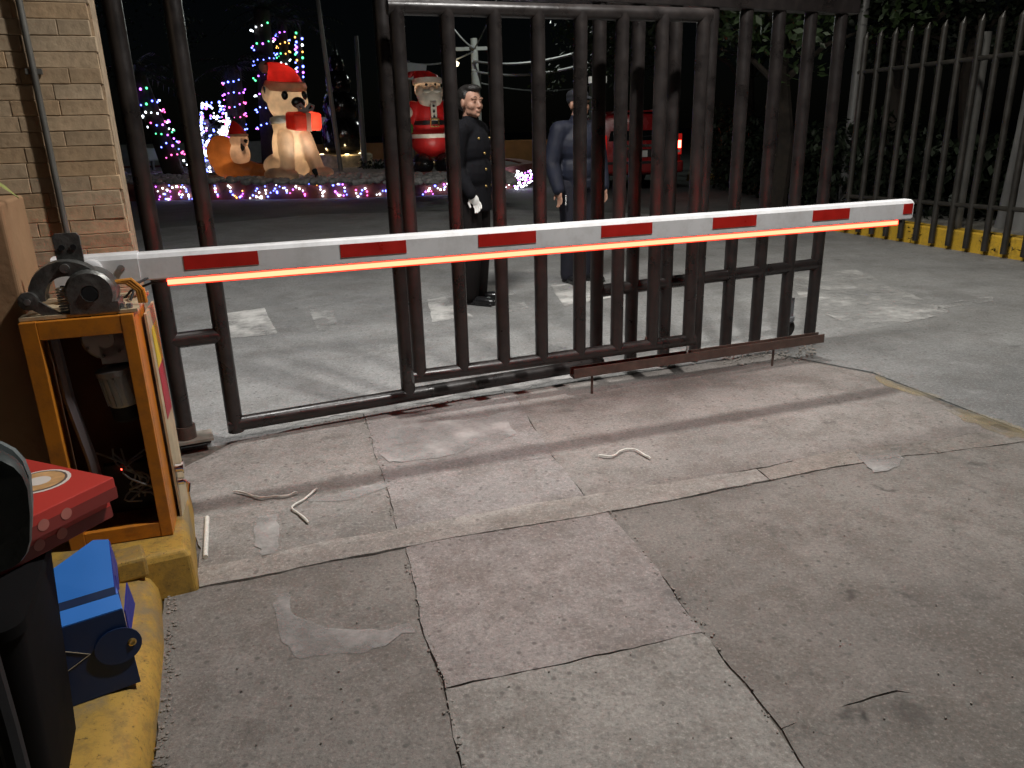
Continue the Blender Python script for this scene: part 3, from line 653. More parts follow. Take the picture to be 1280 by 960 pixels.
pt = thing('potted_plant', 'small plant with a pale green leaf on top of the plaster pier', 'plant', PC - DW*.10 + NW*.1 + V(0, 0, 1.235))
pb = PC - DW*.10 + NW*.1 + V(0, 0, 1.235)
part(MB().lathe(pb, [(0, 0), (.045, 0), (.06, .09), (.065, .10), (.05, .10), (0, .09)], 18), 'pot', mat('grey_pot', (.14, .13, .12), .7), pt)
mlf = mat('pale_leaf', (.28, .30, .09), .5, var=.3, scale=20)
for k in range(9):
    a = k*2.4; d = V(math.cos(a), math.sin(a), .15+.5*random.random()).normalized(); L = random.uniform(.09, .14)
    if k == 0: d = (DW*.95 - NW*.3 + V(0, 0, -.30)).normalized(); L = .15
    sd = d.cross(V(0, 0, 1)).normalized(); pts = []
    q0 = pb + V(0, 0, .10)
    up_ = sd.cross(d)
    mid = [q0 + d*(L*t) - V(0, 0, 1)*(.05*t*t) for t in (0, .25, .5, .75, 1)]; wd = [.003, .014, .018, .012, .001]
    mb = MB(); mb.loft([[m_-sd*w_, m_+up_*-.003, m_+sd*w_, m_+up_*.0015] for m_, w_ in zip(mid, wd)], True); part(mb, 'leaf', mlf, pt)

# ------------------------------------------------------------------ things in the lower left corner
bc = V(-1.145, 1.245, .115); YB = R(22)
bn = thing('waste_bin', 'black upright bin carrying the red boxes at the lower left', 'bin', bc, YB)
MBn = Matrix.Rotation(YB, 3, 'Z')
def rr(hx, hy, z, n=5, r=.04):
    out = []
    for sx, sy, a0 in ((1, 1, 0), (-1, 1, 90), (-1, -1, 180), (1, -1, 270)):
        for k in range(n):
            a = R(a0+90*k/(n-1)); out.append(bc + MBn @ V(sx*(hx-r)+r*math.cos(a), sy*(hy-r)+r*math.sin(a), z))
    return out
part(MB().loft([rr(.185, .165, 0), rr(.215, .195, .455)], True), 'body', m_bin, bn)
part(MB().loft([rr(.222, .202, .456), rr(.222, .202, .478), rr(.20, .18, .490)], True), 'lid', m_bin, bn)
# two red boxes
def red_box(zb, off, label):
    YR = R(66); ux = V(math.cos(YR), math.sin(YR), 0); uy = V(-math.sin(YR), math.cos(YR), 0); MR = Matrix.Rotation(YR, 3, 'Z')
    far = V(-.862, 1.512, 0) + off; L, Wd, H = .31, .30, .050
    c_ = far - ux*L/2 + uy*Wd/2
    t = thing('biscuit_box', label, 'box', V(c_.x, c_.y, zb), YR)
    o = part(MB().box(V(c_.x, c_.y, zb+H/2), (L, Wd, H), MR), 'carton', m_red, t, smooth=False); bevel(o, .002, 2)
    o2 = part(MB().box(V(c_.x, c_.y, zb+H*.30), (L+.0012, Wd+.0012, H*.52), MR), 'sleeve', m_dred, t, smooth=False)
    zt_ = zb+H
    def tp(a, b, z=0): return V(far.x, far.y, zt_+z) - ux*a + uy*b
    mm = lambda mb, nm, m_: part(mb, nm, m_, t, smooth=False)
    disc = lambda r, z, sx=1.: MB().prism([tuple((tp(.075, .135)+ux*(r*math.cos(k*.2618))+uy*(r*sx*math.sin(k*.2618))).xy) for k in range(24)], zt_+z, zt_+z+.0004)
    mm(disc(.062, .0003), 'print', m_wht); mm(disc(.055, .0008), 'print', mat('print_dark', (.12, .09, .07), .5)); mm(disc(.050, .0013), 'print', m_tan); mm(disc(.024, .0018), 'print', m_wht)
    for i, (a, b, l) in enumerate(((.15, .09, .07), (.172, .10, .05), (.185, .095, .06), (.21, .07, .10), (.222, .07, .095), (.234, .07, .10), (.246, .07, .09), (.258, .07, .10))):
        mm(MB().box(tp(a, b+l/2, .0005), (.004 if i > 2 else .007, l, .0006), MR), 'print_line', m_wht if i else m_tan)
    for k in range(4):
        q = V(far.x, far.y, zb+H*.45) - ux*(.12+.05*k) - uy*.0010
        mm(MB().lathe(q, [(0, 0), (.012, 0), (.012, .0006), (0, .0006)], 18, MR @ Matrix.Rotation(R(90), 3, 'X')), 'print', mat('faded_print', (.45, .16, .13), .5))
    return t
red_box(.606, V(-.015, .01, 0)-V(.01, .0, 0), 'lower red printed cardboard box of the two on the bin')
red_box(.6565, V(0, 0, 0), 'upper red printed cardboard box with a plate picture on top')
# blue presentation box
YQ = R(33); bu = V(math.cos(YQ), math.sin(YQ), 0); bv = V(-math.sin(YQ), math.cos(YQ), 0); MQ = Matrix.Rotation(YQ, 3, 'Z')
b0 = G(176, 852, .119)
bb = thing('blue_gift_box', 'open blue cardboard gift box with snap flap beside the black bin', 'box', b0 - bu*.1 + bv*.06, YQ)
def q3(a, b, z): return b0 + bu*a + bv*b + V(0, 0, z)
def pan(pts, th, nm, m_): return part(MB().poly_ext(pts, th), nm, m_, bb, smooth=False)
HBX = .20
pan([q3(-.26, 0, 0), q3(0, 0, 0), q3(-.005, .02, HBX), q3(-.26, .02, HBX)], bv*.004, 'front_panel', m_navy)
pan([q3(0, .003, 0), q3(.0, .14, 0), q3(-.004, .14, HBX+.01), q3(-.004, .024, HBX)], -bu*.004, 'side_panel', m_lblue)
pan([q3(-.26, .14, 0), q3(0, .14, 0), q3(0, .14, HBX+.03), q3(-.26, .14, HBX+.03)], bv*.004, 'back_panel', m_dblue)
pan([q3(-.26, .004, .002), q3(-.005, .004, .002), q3(-.005, .138, .002), q3(-.26, .138, .002)], V(0, 0, .003), 'floor_panel', m_navy)
pan([q3(-.26, .022, HBX), q3(-.006, .022, HBX), q3(-.006, .055, HBX+.022), q3(-.26, .055, HBX+.022)], V(0, 0, .003), 'inner_flap', m_blue)
pan([q3(-.26, .057, HBX+.022), q3(-.006, .057, HBX+.022), q3(-.006, .085, HBX-.005), q3(-.26, .085, HBX-.005)], V(0, 0, .003), 'inner_fold', m_navy)
pan([q3(-.26, .088, HBX), q3(-.012, .088, HBX), q3(.004, .19, HBX+.105), q3(-.03, .195, HBX+.112), q3(-.16, .15, HBX+.07), q3(-.26, .13, HBX+.05)], V(0, 0, .003)+bv*.002, 'lid_panel', m_blue)
pan([q3(-.26, .0865, HBX+.0005), q3(-.010, .0865, HBX+.0005), q3(-.008, .104, HBX+.019), q3(-.26, .104, HBX+.019)], V(0, 0, .003)-bv*.003, 'lid_band', m_navy)
pan([q3(-.010, .088, HBX+.0), q3(.006, .19, HBX+.104), q3(.012, .20, HBX+.03), q3(.004, .16, HBX-.02)], -bu*.003, 'lid_side', m_dblue)
pan([q3(.001, .03, HBX-.01), q3(.022, .12, HBX+.012), q3(.030, .13, HBX-.06), q3(.001, .04, HBX-.09)], -bu*.003, 'corner_flap', m_dblue)
fl = [q3(-.05 + .052*math.cos(t)+.02, -.002+.012*((0.115+.046*math.sin(t))/HBX)*1.2, .115+.046*math.sin(t)) for t in [2*math.pi*k/24 for k in range(24)]]
pan(fl, -bv*.003, 'snap_flap', m_navy)
part(MB().lathe(q3(.0, .004, .115), [(.004, 0), (.009, 0), (.010, .002), (.006, .004), (.004, .003)], 18, MQ @ Matrix.Rotation(R(80), 3, 'X')), 'snap_button', m_gold, bb)
ln = MB()
for a, b in (((-.20, .165), (-.09, .115)), ((-.09, .115), (-.20, .055))):
    f = lambda a_, z_: q3(a_, .02*z_/HBX - .0012, z_)
    ln.tube([f(*a), f((a[0]+b[0])/2, (a[1]+b[1])/2+(.006 if b[1] > .05 and a[1] > .07 else -.006)), f(*b)], .0009, 5)
part(ln, 'printed_line', m_line, bb)
part(MB().lathe(q3(-.19, .0095, .11), [(0, 0), (.026, 0), (.026, .0008), (0, .0008)], 24, MQ @ Matrix.Rotation(R(81), 3, 'X')), 'printed_crest', mat('olive_print', (.10, .085, .03), .6, var=.3, scale=60), bb)
# office chair whose back shows at the left edge
YC = R(36); cc_ = AT(-70, 655, 1.15); chx = V(cc_.x, cc_.y, 0) - Matrix.Rotation(YC, 3, 'Z') @ V(0, .2, 0) + V(0, 0, .115); CZ = cc_.z-.115
cr = thing('office_chair', 'dark office chair whose rounded backrest shows in the lower left corner', 'chair', chx, YC)
MC = Matrix.Rotation(YC, 3, 'Z')
def pcx(x, y, z): return chx + MC @ V(x, y, z)
def back(off, sc_=1., y0=.0):
    n = 26; out = []
    for k in range(n):
        t = 2*math.pi*k/n; cx_, sz_ = math.cos(t), math.sin(t)
        x = .095*sc_*math.copysign(abs(cx_)**.55, cx_); z_ = .088*sc_*math.copysign(abs(sz_)**.6, sz_)
        out.append(pcx(x*(1+.16*(z_/.088)), .20+off-.05*(x/.095)**2 + y0, CZ+z_))
    return out
part(MB().loft([back(0, .96), back(.012, 1.), back(.035, 1.), back(.05, .95)], True), 'backrest', mat('dark_green_vinyl', (.026, .034, .033), .5, var=.2, scale=9, bump=.2), cr)
part(MB().tube(back(.056, .985) + back(.056, .985)[:2], .007, 6), 'piping', mat('grey_trim', (.13, .15, .15), .4), cr)
part(MB().loft([[pcx(-.06+.15*math.cos(t)*k, -.03+.16*math.sin(t)*k, z_) for t in [2*math.pi*i/24 for i in range(24)]] for k, z_ in ((.92, .33), (1, .35), (1, .385), (.9, .405))], True), 'seat', m_black, cr)
part(MB().cyl(pcx(0, -.03, .07), pcx(0, -.03, .33), .028), 'gas_lift', m_black, cr)
part(MB().tube([pcx(0, .05, .33), pcx(0, .22, .33), pcx(0, .265, .45), pcx(0, .262, CZ)], .016, 8), 'back_bar', m_black, cr)
for k in range(5):
    a = 2*math.pi*k/5+.3; e = pcx(.14*math.cos(a), -.03+.14*math.sin(a), .055); part(MB().cyl(pcx(0, -.03, .085), e, .022, .014), 'leg', m_black, cr)
    part(MB().lathe(e+V(0, 0, -.03), [(0, -.012), (.022, -.012), (.025, 0), (.022, .012), (0, .012)], 14, Matrix.Rotation(R(90), 3, 'X')), 'castor', m_black, cr)

# ------------------------------------------------------------------ cords and stick on the ground
def cord(px, label, r=.0043):
    pts = [g(*p)+V(0, 0, .0225) for p in px]; sm = []
    for i in range(len(pts)-1):
        for t in (0, .25, .5, .75):
            p0 = pts[max(i-1, 0)]; p1_, p2_ = pts[i], pts[i+1]; p3 = pts[min(i+2, len(pts)-1)]
            q = .5*((2*p1_) + (p2_-p0)*t + (2*p0-5*p1_+4*p2_-p3)*t*t + (3*p1_-p0-3*p2_+p3)*t**3)
            sm.append(q + V(random.uniform(-.001, .001), random.uniform(-.001, .001), abs(math.sin(i*2.1+t*3))*.004))
    sm.append(pts[-1])
    single(MB().tube(sm, [r*random.uniform(.75, 1.15) for _ in sm], 7), 'cord', m_rope, pts[0]-V(0, 0, .006), label, 'cord', 'scraps of white cord on the concrete')
cord([(293, 620), (310, 624), (326, 629), (340, 627), (356, 627), (372, 622)], 'longest scrap of white cord, nearest the cabinet')
cord([(397, 617), (385, 628), (366, 641), (374, 648), (386, 660)], 'bent scrap of white cord shaped like an arrowhead')
cord([(748, 575), (764, 577), (776, 570), (790, 567), (802, 573), (813, 579)], 'arched scrap of white cord lying alone near the middle')
a, b = g(260, 653), g(258, 703)
single(MB().cyl(a+V(0, 0, .021), b+V(0, 0, .021), .0085, seg=10), 'white_stick', m_rope, (a+b)/2+V(0, 0, .012), 'short straight white stick lying beside the yellow pedestal', 'stick')

# ------------------------------------------------------------------ fence at right
K0 = V(4.29, 9.89, 0); KD = (V(5.1, 7.56, 0)-K0).normalized(); KN = V(-KD.y, KD.x, 0)
if KN.x < 0: KN = -KN
def pf(s, z, b=0): return K0 + KD*s + KN*b + V(0, 0, z)
fn = thing('steel_fence', 'dark steel bar fence with pointed tips beside the driveway', 'fence', pf(1.8, 0), math.atan2(KD.y, KD.x))
for i in range(18):
    s = .01 + .222*i; r = .033
    mb = MB(); mb.cyl(pf(s, .05), pf(s, 2.29), r, seg=14, cap=False)
    a_, b_ = mb.frame(V(0, 0, 1)); ring = [pf(s, 2.29)+(a_*math.cos(t)+b_*math.sin(t))*r for t in [2*math.pi*k/14 for k in range(14)]]
    tip = [p*0.08 + (pf(s, 2.36)+KD*.02)*.92 for p in ring]; mb.loft([ring, tip], True)
    part(mb, 'picket', m_fence, fn)
for z in (.455, 1.905): part(MB().cyl(pf(-.05, z+.01), pf(4.2, z+.07), .024, seg=14), 'rail', m_fence, fn)
mb = MB(); mb.loft([[pf(s, 0, .05), pf(s, .20, .06), pf(s, .215, .075), pf(s, .215, .26), pf(s, 0, .26)] for s in [-.25+.3*i for i in range(17)]], True)
single(mb, 'yellow_low_wall', m_yfence, pf(1.8, 0, .1), 'low bright yellow painted wall under the steel fence', 'low wall', smooth=False)
fp = AT(1206, 200, 9.9); single(MB().cyl(V(fp.x, fp.y, 0), V(fp.x, fp.y, 2.2), .07, seg=18), 'post', m_poled, V(fp.x, fp.y, 0), 'plain grey round post standing behind the fence bars', 'post')
cp = AT(1287, 230, 10.6); mb = MB(); mb.lathe(V(cp.x, cp.y, 0), [(.30, 0), (.26, .3), (.22, 1.2), (.20, 2.2), (0, 2.2)], 24)
single(mb, 'round_pillar', mat('grey_render', (.20, .20, .195), .8, var=.15, bump=.2), V(cp.x, cp.y, 0), 'pale grey round pillar behind the fence at the right edge', 'pillar')
mb = MB(); mb.prism([tuple(pf(s, 0, b).xy) for s, b in ((-1.5, .3), (3.6, .3), (3.6, 1.9), (-1.5, 1.6))], 0, .16)
o = struct(mb, 'verge', concrete('verge_concrete', (.28, .27, .24)))
# weeds on the low wall
wd = MB()
for k in range(70):
    s = random.choice([random.gauss(2.0, .07), random.gauss(2.28, .06), random.gauss(1.05, .05)]); q = pf(s, random.uniform(.03, .22), .04); r = random.uniform(.008, .02)
    d1 = V(random.uniform(-1, 1), random.uniform(-1, 1), random.uniform(-.6, 1)).normalized(); d2 = d1.cross(V(.3, .5, .8)).normalized()
    wd.add([q, q+d1*r*1.5+d2*r*.6, q+d1*r*3, q+d1*r*1.5-d2*r*.6], [(0, 1, 2, 3)])
o = part(wd, 'weeds', m_leafd, None, smooth=False); tag(o, 'dark weeds growing out of the yellow low wall', 'weeds', kind='stuff')

# ------------------------------------------------------------------ people
def person_frame(loc, yaw):
    M = Matrix.Rotation(yaw, 3, 'Z'); return lambda x, y, z: loc + M @ V(x, y, z), M
def head_prims(mb, P, M, hz, hx=0.):          # hz: height of eye line; face looks along +x
    e = lambda c, r, rot=None: mb.ell(P(c[0]+hx, c[1], c[2]+hz), r, M @ rot if rot else M, 18, 12)
    e((-.012, 0, .022), (.098, .077, .098)); e((.028, 0, -.025), (.066, .063, .090)); e((.044, 0, -.078), (.046, .048, .038))
    for s in (-1, 1):
        e((.050, s*.036, -.030), (.036, .034, .036)); e((-.008, s*.077, -.012), (.020, .010, .033), Matrix.Rotation(s*.25, 3, 'Z'))
        e((.080, s*.030, .024), (.014, .030, .010)); e((.030, s*.045, -.068), (.035, .018, .030))
        e((.104, s*.011, -.038), (.010, .009, .008)); e((.074, s*.031, .001), (.015, .019, .012))
    mb.cap(P(.086+hx, 0, hz+.008), P(.106+hx, 0, hz-.032), .0095, .0145, 10)
    e((.089, 0, -.062), (.013, .026, .0065)); e((.088, 0, -.073), (.013, .022, .0065)); e((.082, 0, -.098), (.016, .018, .016))
def hand_prims(mb, w_, d, side, s=1., curl=.35):
    """palm plus five curled fingers; w_: wrist, d: hand direction, side: across the palm"""
    d = d.normalized(); side = (side - d*side.dot(d)).normalized(); nrm = d.cross(side).normalized()
    pc_ = w_ + d*.045*s
    Mx = Matrix((side, nrm, d)).transposed()
    mb.ell(pc_, (.040*s, .016*s, .052*s), Mx, 14, 10); mb.cap(w_-d*.03, w_+d*.01, .026*s, .027*s, 10)
    for i, L in enumerate((.068, .078, .073, .058)):
        b0_ = w_ + d*(.085*s) + side*((i-1.5)*.0195*s); p_ = b0_; dd = d.copy()
        for k, f in enumerate((.45, .32, .23)):
            dd = (dd + nrm*curl*(k*.7+.3)).normalized(); q_ = p_ + dd*(L*f*s); mb.cap(p_, q_, (.0092-.0007*k)*s, (.0087-.0009*k)*s, 8); p_ = q_
    t0 = w_ + d*.025*s - side*.032*s; t1 = t0 + (d*.7 - side*.6 + nrm*.35)*.034*s; t2 = t1 + (d + nrm*.3)*.030*s
    mb.cap(t0, t1, .0125*s, .0105*s, 8); mb.cap(t1, t2, .0105*s, .0085*s, 8)
def limb(mb, pts, rs):
    for i in range(len(pts)-1): mb.cap(pts[i], pts[i+1], rs[i], rs[i+1], 14)
def shoe(mb, P, M, x, y, yaw=0.):
    Rz = M @ Matrix.Rotation(yaw, 3, 'Z'); c_ = P(x, y, 0)
    f = lambda a, b, z: c_ + Rz @ V(a, b, z)
    mb.ell(f(.10, 0, .035), (.125, .048, .038), Rz, 16, 10); mb.ell(f(-.03, 0, .05), (.062, .040, .055), Rz, 16, 10); mb.cap(f(-.02, 0, .06), f(-.025, 0, .125), .042, .045)
    mb.box(f(.065, 0, .011), (.27, .085, .020), Rz)

# --- guard in the double breasted black coat
m1 = G(597, 378); m1.z = .004; Y1 = R(-22); P, M = person_frame(m1, Y1)
g1 = thing('person', 'person in a black double-breasted coat with brass buttons and white glove, facing right', 'person', m1, Y1)
hipL, hipR = P(0, .085, .88), P(0, -.085, .88)
bd = MB(); Mh = M @ Matrix.Rotation(R(-24), 3, 'Z'); Ph = lambda x, y, z: m1 + Mh @ V(x, y, z)
head_prims(bd, Ph, Mh, 1.585, .01)
bd.cap(P(-.015, 0, 1.36), P(0, 0, 1.50), .062, .057); bd.ell(P(0, 0, 1.22), (.11, .17, .22), M); bd.ell(P(0, 0, .95), (.11, .16, .14), M)
shR, shL = P(-.01, -.19, 1.37), P(-.01, .19, 1.37); elR, elL = P(-.045, -.205, 1.09), P(-.045, .205, 1.09); wrR, wrL = P(.085, -.215, .90), P(.085, .20, .90)
for a_, b_, c_ in ((shR, elR, wrR), (shL, elL, wrL)): limb(bd, [a_, b_, c_], [.052, .040, .027])
for h_, y_ in ((hipR, -.09), (hipL, .095)): limb(bd, [h_, P(.01, y_, .48), P(-.02, y_, .08)], [.078, .055, .04])
hand_prims(bd, wrL, P(.12, .19, .82)-wrL, M @ V(1, 0, .4))
remesh(part(bd, 'body', m_skin, g1), .0055, 7)
hr = MB(); hr.ell(Ph(-.022, 0, 1.628), (.100, .082, .088), Mh); hr.ell(Ph(-.055, 0, 1.60), (.062, .078, .085), Mh); hr.ell(Ph(.025, .005, 1.682), (.078, .068, .034), Mh)
for s in (-1, 1): hr.ell(Ph(.012, s*.066, 1.625), (.022, .014, .035), Mh)
remesh(part(hr, 'hair', m_hair, g1), .006, 2)
fx = MB()
for s in (-1, 1): fx.ell(Ph(.097, s*.032, 1.585), (.005, .010, .0030), Mh, 12, 8)
part(fx, 'eyes', m_iris, g1)
eb = MB()
for s in (-1, 1): eb.tube([Ph(.098, s*.014, 1.618), Ph(.102, s*.030, 1.622), Ph(.090, s*.050, 1.616)], [.002, .0035, .0015], 7)
part(eb, 'eyebrows', m_hair, g1)
part(MB().ell(Ph(.100, 0, 1.520), (.009, .024, .008), Mh), 'lips', m_lip, g1)
ct = MB(); ct.ell(P(.01, 0, 1.24), (.140, .195, .19), M); ct.ell(P(.015, 0, 1.06), (.142, .180, .20), M); ct.ell(P(-.005, 0, .90), (.135, .18, .16), M); ct.cap(P(-.01, -.14, 1.375), P(-.01, .14, 1.375), .085, .085)
ct.cyl(P(0, 0, .76), P(0, 0, 1.0), .150, .145, 20)
ct.cap(P(-.015, 0, 1.38), P(.0, 0, 1.445), .082, .072)
for a_, b_, c_ in ((shR, elR, wrR), (shL, elL, wrL)): limb(ct, [a_, b_, c_-(c_-b_).normalized()*.01], [.078, .064, .047])
remesh(part(ct, 'coat', m_coat, g1), .008, 9)
for s in (-1, 1):
    for k, z in enumerate((1.315, 1.205, 1.085, .955)):
        y_ = s*(.085-.010*k) if k else s*.105
        x_ = .012 + (.142 if k < 3 else .130)*math.sqrt(max(.05, 1-(y_/.19)**2)) + .004
        part(MB().lathe(P(x_-.004-(.02 if k == 0 else 0), y_, z), [(0, 0), (.011, 0), (.010, .007), (.004, .012), (0, .012)], 12, M @ Matrix.Rotation(R(90), 3, 'Y')), 'button', m_gold, g1)
tr = MB()
for h_, y_ in ((hipR, -.09), (hipL, .095)): limb(tr, [h_, P(.012, y_, .48), P(-.02, y_, .07)], [.105, .080, .066])
remesh(part(tr, 'trousers', m_trou, g1), .008, 2)
for y_, yw in ((-.09, -.15), (.095, .25)):
    mb = MB(); shoe(mb, P, M, .0, y_, yw); remesh(part(mb, 'shoe', m_shoe, g1), .005, 2)
gl = MB(); hand_prims(gl, wrR, P(.135, -.205, .80)-wrR, M @ V(1, 0, .4), .98, .75); gl.cap(wrR-(wrR-elR).normalized()*.01, wrR, .038, .034)
remesh(part(gl, 'glove', m_glove, g1), .0045, 2)

# --- guard in the navy jacket and cap
m2 = G(722, 352); m2.z = .004; Y2 = R(-58); P, M = person_frame(m2, Y2)
g2 = thing('person', 'person in a navy blue jacket and dark cap standing behind the gate bars', 'person', m2, Y2)
bd = MB(); head_prims(bd, P, M, 1.57, .01); bd.cap(P(-.015, 0, 1.36), P(0, 0, 1.49), .062, .057); bd.ell(P(0, 0, 1.2), (.11, .17, .22), M); bd.ell(P(0, 0, .95), (.11, .16, .14), M)
shR, shL = P(-.01, -.20, 1.35), P(-.01, .20, 1.35); elR, elL = P(-.03, -.27, 1.08), P(-.03, .27, 1.08); wrR, wrL = P(.06, -.26, .86), P(.06, .25, .86)
for a_, b_, c_ in ((shR, elR, wrR), (shL, elL, wrL)): limb(bd, [a_, b_, c_], [.052, .040, .027])
for y_ in (-.1, .1): limb(bd, [P(0, y_*.9, .88), P(.01, y_, .48), P(-.02, y_, .08)], [.078, .055, .04])
hand_prims(bd, wrR, V(0, 0, -1)+M @ V(.25, 0, 0), M @ V(1, 0, 0)); hand_prims(bd, wrL, V(0, 0, -1)+M @ V(.25, 0, 0), M @ V(1, 0, 0))
remesh(part(bd, 'body', m_skin, g2), .006, 3)
cpm = MB(); cpm.ell(P(-.01, 0, 1.645), (.112, .092, .055), M); cpm.ell(P(-.02, 0, 1.615), (.102, .088, .075), M); cpm.ell(P(.11, 0, 1.622), (.068, .068, .010), M @ Matrix.Rotation(R(12), 3, 'Y'))
remesh(part(cpm, 'cap', m_dkcap, g2), .006, 2)
part(MB().lathe(P(.098, 0, 1.655), [(0, 0), (.016, 0), (.012, .006), (0, .007)], 10, M @ Matrix.Rotation(R(80), 3, 'Y')), 'badge', m_steel, g2)
fx = MB()
for s in (-1, 1): fx.ell(P(.099, s*.032, 1.571), (.006, .013, .0045), M, 12, 8)
part(fx, 'eyes', m_iris, g2)
ct = MB(); ct.ell(P(.01, 0, 1.22), (.165, .215, .20), M); ct.ell(P(.01, 0, 1.02), (.165, .205, .18), M); ct.cap(P(-.01, -.15, 1.35), P(-.01, .15, 1.35), .09, .09); ct.cap(P(-.015, 0, 1.37), P(0, 0, 1.43), .085, .078); ct.cyl(P(0, 0, .86), P(0, 0, .93), .165, .17, 20)
for a_, b_, c_ in ((shR, elR, wrR), (shL, elL, wrL)):
    limb(ct, [a_, b_, c_], [.085, .075, .055])
    for t in (.3, .55, .8, 1.2, 1.5, 1.8):
        q = a_.lerp(b_, t) if t < 1 else b_.lerp(c_, t-1); ct.ell(q, (.083-.012*t, .083-.012*t, .022), None, 14, 8)
remesh(part(ct, 'jacket', m_navyj, g2), .008, 8)
tr = MB()
for y_ in (-.1, .1): limb(tr, [P(0, y_*.9, .88), P(.012, y_, .48), P(-.02, y_, .07)], [.11, .085, .07])
remesh(part(tr, 'trousers', mat('dark_blue_trousers', (.006, .0065, .014), .8, var=.2, bump=.3), g2), .008, 2)
for y_, yw in ((-.1, -.15), (.1, .2)):
    mb = MB(); shoe(mb, P, M, .0, y_, yw); remesh(part(mb, 'shoe', m_shoe, g2), .006, 2)
kc = MB(); q = P(.09, -.20, .80)
for k in range(5): kc.sphere(q+V(0, 0, -.018*k), .010)
part(kc, 'key_chain', m_steel, g2)

# ------------------------------------------------------------------ red car
YK = R(4); MK = Matrix.Rotation(YK, 3, 'Z'); tl_ = AT(847, 180, 17.3); cpos = V(tl_.x, tl_.y, 0) - MK @ V(.80, -.07, 0)
car = thing('parked_car', 'red sport utility car seen from behind with glowing right tail lamp', 'car', cpos, YK)
def pk(x, y, z): return cpos + MK @ V(x, y, z)      # y forward (away from the camera)
def sect(y, hw, z0, z1, zs, hr_, sh=.86):
    # half-outline: sill, flank, shoulder, roof edge
    h = [(hw*.93, z0), (hw, z0+.12), (hw*1.0, zs-.12), (hw*.97, zs), (hw*sh, z1-.10), (hw*(sh-.12), z1), (0, z1+.02)]
    return [pk(x, y, z) for x, z in h] + [pk(-x, y, z) for x, z in h[-2::-1]]
body = MB(); body.loft([sect(*a) for a in ((0, .84, .42, 1.50, .98, 0), (.03, .90, .36, 1.56, 1.0, 0), (.25, .93, .34, 1.64, 1.02, 0), (1.0, .94, .32, 1.66, 1.02, 0), (2.2, .94, .32, 1.62, 1.0, 0), (2.9, .93, .32, 1.14, 1.0, 0, .92), (3.3, .92, .32, 1.06, .98, 0, .92), (4.2, .86, .36, .96, .86, 0, .92), (4.45, .74, .42, .80, .74, 0, .92))], True)
o = part(body, 'body', m_car, car)
part(MB().poly_ext([pk(-.66, -.003, 1.06), pk(.66, -.003, 1.06), pk(.56, .03, 1.50), pk(-.56, .03, 1.50)], MK @ V(0, -.012, 0)), 'rear_window', m_glass, car, smooth=False)
bp_ = MB(); bp_.box(pk(0, -.06, .52), (1.84, .22, .24), MK); o = part(bp_, 'bumper', mat('bumper_red', (.22, .012, .012), .35, var=.1), car, smooth=False); bevel(o, .05, 3)
part(MB().box(pk(0, -.172, .62), (1.5, .03, .05), MK), 'bumper_strip', m_black, car, smooth=False)
for x in (-1, 1):
    hs_ = part(MB().box(pk(x*.80, -.035, tl_.z), (.19, .06, .42), MK), 'tail_lamp', m_tail2, car, smooth=False); bevel(hs_, .012)
    if x > 0: part(MB().box(pk(x*.80, -.068, tl_.z), (.15, .01, .15), MK), 'lit_lens', m_tail, hs_, smooth=False)
    part(MB().box(pk(x*.80, -.068, tl_.z-.14), (.12, .01, .05), MK), 'reverse_lens', m_plate, hs_, smooth=False)
    part(MB().cyl(pk(x*.70, .25, 1.70), pk(x*.70, 1.9, 1.69), .02), 'roof_rail', m_chrome, car)
    part(MB().box(pk(x*1.03, 2.55, 1.12), (.18, .10, .14), MK), 'mirror', m_black, car)
    for y in (.75, 3.5):
        c_ = pk(x*.85, y, .35); wt = MK @ Matrix.Rotation(R(90), 3, 'Y')
        wh = part(MB().lathe(c_, [(.20, -.11), (.33, -.11), (.35, -.08), (.35, .08), (.33, .11), (.20, .11)], 28, wt), 'wheel', m_rub, car)
        part(MB().lathe(c_, [(0, -.112), (.21, -.112), (.21, .112), (0, .112)], 20, wt), 'rim', m_cast, wh)
part(MB().box(pk(0, -.012, .80), (.52, .03, .16), MK), 'plate_recess', m_black, car, smooth=False)
part(MB().box(pk(.0, -.032, .79), (.34, .01, .13), MK), 'number_plate', m_plate, car, smooth=False)
part(MB().box(pk(0, -.014, .955), (1.1, .025, .05), MK), 'chrome_strip', m_chrome, car, smooth=False)
part(MB().box(pk(0, .06, 1.64), (1.1, .22, .03), MK), 'spoiler', m_car, car, smooth=False)
part(MB().cyl(pk(-.1, .0, 1.12), pk(.35, -.02, 1.16), .012), 'wiper', m_black, car)

# ------------------------------------------------------------------ planter island with decorations
pts = [G(20, 258), G(120, 253), G(210, 250.5), G(330, 249), G(450, 247), G(560, 243), G(625, 238), G(652, 232)]
bk_ = [pts[-1]+V(.35, 1.6, 0), pts[-1]+V(-1.2, 5.5, 0), V(-8, 26, 0), V(-16, 25, 0)]
isl = pts+bk_; PZ = .50
cen = sum(isl, V(0, 0, 0))/len(isl)
def smooth_poly(P_, k=4):
    out = []; n = len(P_)
    for i in range(n):
        p0, p1_, p2_, p3 = P_[i-1], P_[i], P_[(i+1)%n], P_[(i+2)%n]
        for j in range(k):
            t = j/k; out.append(.5*((2*p1_) + (p2_-p0)*t + (2*p0-5*p1_+4*p2_-p3)*t*t + (3*p1_-p0-3*p2_+p3)*t**3))
    return out
isl = smooth_poly(isl)
pn = thing('planter_island', 'long reddish raised planter island ringed with fairy lights', 'planter', cen)
mb = MB(); inn = [p + (cen-p).normalized()*.35 for p in isl]
